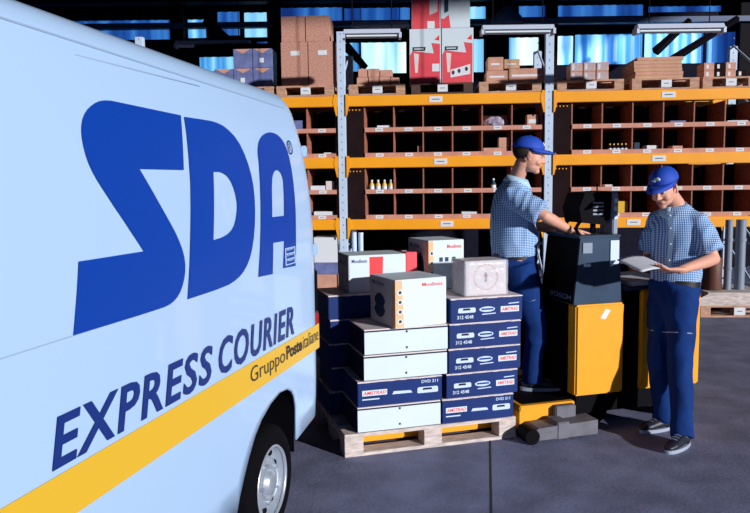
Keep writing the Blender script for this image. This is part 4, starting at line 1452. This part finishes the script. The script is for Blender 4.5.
    # ---------- hair, eyes, cap
    HI = inv @ H
    q = MB(); 
    b_ = bmesh.new(); bmesh.ops.create_uvsphere(b_, u_segments=32, v_segments=24, radius=1)
    kill = []
    for v in b_.verts:
        x, y, z = v.co
        v.co = Vector((x * .0795, -.020 + y * .100, .035 + z * .090))
        if v.co.z < -.045 or (v.co.y > .0 and v.co.z < .03) or (v.co.y > -.02 and v.co.z < .0): kill.append(v)
    bmesh.ops.delete(b_, geom=kill, context='VERTS')
    q.add_bm(b_, m_hair, HI, True); q.build('hair', t).modifiers.new('s', 'SOLIDIFY').thickness = .004
    for s in (-1, 1):
        q = MB(); q.ell((s * .030, .081, -.003), (.013, .010, .0085), m_eye, T=HI, u=14, v=10); q.ell((s * .030 + .002, .0895, -.005), (.0055, .003, .0055), m_iris, T=HI, u=10, v=8)
        q.tube([HI @ Vector((s * .016, .0945, .022)), HI @ Vector((s * .032, .094, .027)), HI @ Vector((s * .048, .084, .022))], .0038, m_hair, n=6)
        q.build('eye', t)
    q = MB(); q.ell((0, .0955, -.069), (.022, .0065, .006), m_lip, T=HI, u=16, v=10); q.build('lips', t)
    # cap
    q = MB()
    b_ = bmesh.new(); bmesh.ops.create_uvsphere(b_, u_segments=36, v_segments=24, radius=1)
    kill = []
    for v in b_.verts:
        x, y, z = v.co
        if z < -.05: kill.append(v)
        tall = 1 + .12 * max(0, y)
        v.co = Vector((x * .088, -.014 + y * .110, .040 + max(z, 0) * .090 * tall + min(z, 0) * .06))
    bmesh.ops.delete(b_, geom=kill, context='VERTS')
    q.add_bm(b_, m_cap, HI, True)
    cp = q.build('cap', t); cp.modifiers.new('s', 'SOLIDIFY').thickness = .004
    q = MB()
    top = []; bot = []
    n = 20
    for k in range(n + 1):
        a = PI * (k / n) * .94 + PI * .03
        inn = Vector((.086 * math.cos(a), -.014 + .105 * math.sin(a), .043 ))
        dr = .022 * abs(math.cos(a)) ** 1.5
        out = Vector((.080 * math.cos(a), -.014 + .105 + .088 * math.sin(a) ** .8 - (1 - math.sin(a)) * .105, .030 - dr * .6))
        mid = (inn + out) / 2 + Vector((0, 0, .006))
        top += [inn, mid, out]
    q.poly([HI @ p for p in top], m_cap, [(3 * k + j, 3 * k + 3 + j, 3 * k + 4 + j, 3 * k + 1 + j) for k in range(n) for j in (0, 1)], True)
    q.build('visor', cp).modifiers.new('s', 'SOLIDIFY').thickness = .005
    q = MB(); q.ell((0, -.014, .131), (.008, .008, .005), m_cap, T=HI, u=12, v=8); q.build('button', cp)
    q = MB()
    for (x, z, rx, rz_) in ((-.006, .088, .022, .013), (.014, .080, .016, .010)):
        th = x / .088
        zz = (z - .040) / .094
        yy = -.014 + .110 * math.sqrt(max(0, 1 - th * th - zz * zz)) * 1.02
        q.ell((x, yy, z), (rx, .008, rz_), m_emb, T=HI, u=14, v=10)
    q.build('cap_badge', cp)
    return t


V = Vector
# --- left man, standing on the platform, hand on the console
ux = V((.98, .14, 0)).normalized()
gz = .204
J = dict(base=D(538, 395, 5.25), ground=gz,
         head=D(529, 155, 5.18), neck=D(517, 180, 5.24), chest=D(512, 206, 5.26), waist=D(514, 240, 5.26), pelvis=D(514, 262, 5.26),
         shR=D(512, 196, 5.09), shL=D(516, 196, 5.44), elR=D(545, 216, 4.98), wrR=D(570, 230, 5.08), elL=D(516, 232, 5.56), wrL=D(538, 226, 5.50),
         hdR=V((.93, .30, -.16)), pnR=V((0, 0, -1)), tsR=-1, cuR=.18, hdL=V((.9, -.2, -.2)), pnL=V((0, -.9, -.3)), tsL=-1, cuL=.7,
         hipR=D(518, 272, 5.17), hipL=D(520, 270, 5.35), knR=D(537, 326, 5.14), knL=D(541, 324, 5.36), belly=.03, bulk=.035, sleeve=.86)
J['base'].z = gz
for s, (px, Y) in dict(R=(531, 5.17), L=(537, 5.38)).items():
    a = D(px, 385, Y); a.z = gz + .085; J['an' + s] = a
J['ftR'] = V((1, -.05, 0)); J['ftL'] = V((1, .1, 0))
person('man in blue cap standing on the truck platform, hand on the grey console', J, ux, V((.97, -.12, -.16)), V((0.15, 0, 1)))
# --- right man reading papers
fw = V((-.66, -.75, 0)).normalized()
J = dict(base=G(672, 446), ground=0.0,
         head=D(664, 187, 4.80), neck=D(675, 206, 4.89), chest=D(679, 236, 4.90), waist=D(676, 268, 4.91), pelvis=D(674, 288, 4.91),
         shL=D(698, 223, 4.80), shR=D(657, 221, 5.01), elL=D(714, 259, 4.72), wrL=D(680, 270, 4.56), elR=D(648, 259, 5.02), wrR=D(640, 268, 4.78),
         hdL=V((-.95, -.1, .02)), pnL=V((0, .3, 1)), tsL=1, cuL=.45, hdR=V((-.45, -.85, .05)), pnR=V((.1, 0, 1)), tsR=1, cuR=.35,
         hipL=D(681, 298, 4.86), hipR=D(665, 297, 4.97), knL=D(680, 366, 4.76), knR=D(659, 362, 4.93), belly=.0, sleeve=.80)
a = G(683, 446); a.z = .085; J['anL'] = a
a = G(665, 429); a.z = .085; J['anR'] = a
J['ftL'] = V((-.75, -.66, 0)); J['ftR'] = V((-.93, -.36, 0))
J['base'].z = 0
person('man in blue cap and checked shirt standing on the floor reading papers', J, fw, V((-.62, -.62, -.38)), V((-.25, -.2, 1)))
# papers in his hands
c0, c1, c2, c3 = D(617, 259, 4.62), D(642, 255, 4.86), D(672, 268, 4.62), D(642, 271, 4.40)
t = thing('paper_sheets', 'pale sheets of paper held by the standing man at the right', 'papers', (c0 + c1 + c2 + c3) / 4)
iv = -t.location
q = MB()
n = 8
Pt = []
for i in range(n + 1):
    for j in range(n + 1):
        a, b_ = i / n, j / n
        p = c0 * (1 - a) * (1 - b_) + c1 * a * (1 - b_) + c2 * a * b_ + c3 * (1 - a) * b_
        Pt.append(p + iv + V((0, 0, .012 * math.sin(a * PI) - .008)))
q.poly(Pt, m_paper, [(i * (n + 1) + j, (i + 1) * (n + 1) + j, (i + 1) * (n + 1) + j + 1, i * (n + 1) + j + 1) for i in range(n) for j in range(n)], True)
q.build('sheet', t).modifiers.new('s', 'SOLIDIFY').thickness = .004

# ------------------------------------------------------------------ output look
SC.view_settings.view_transform = 'Standard'
SC.view_settings.look = 'None'
SC.view_settings.exposure = 0.0
SC.view_settings.gamma = 1.0
SC.view_settings.use_curve_mapping = False
bpy.context.view_layer.update()
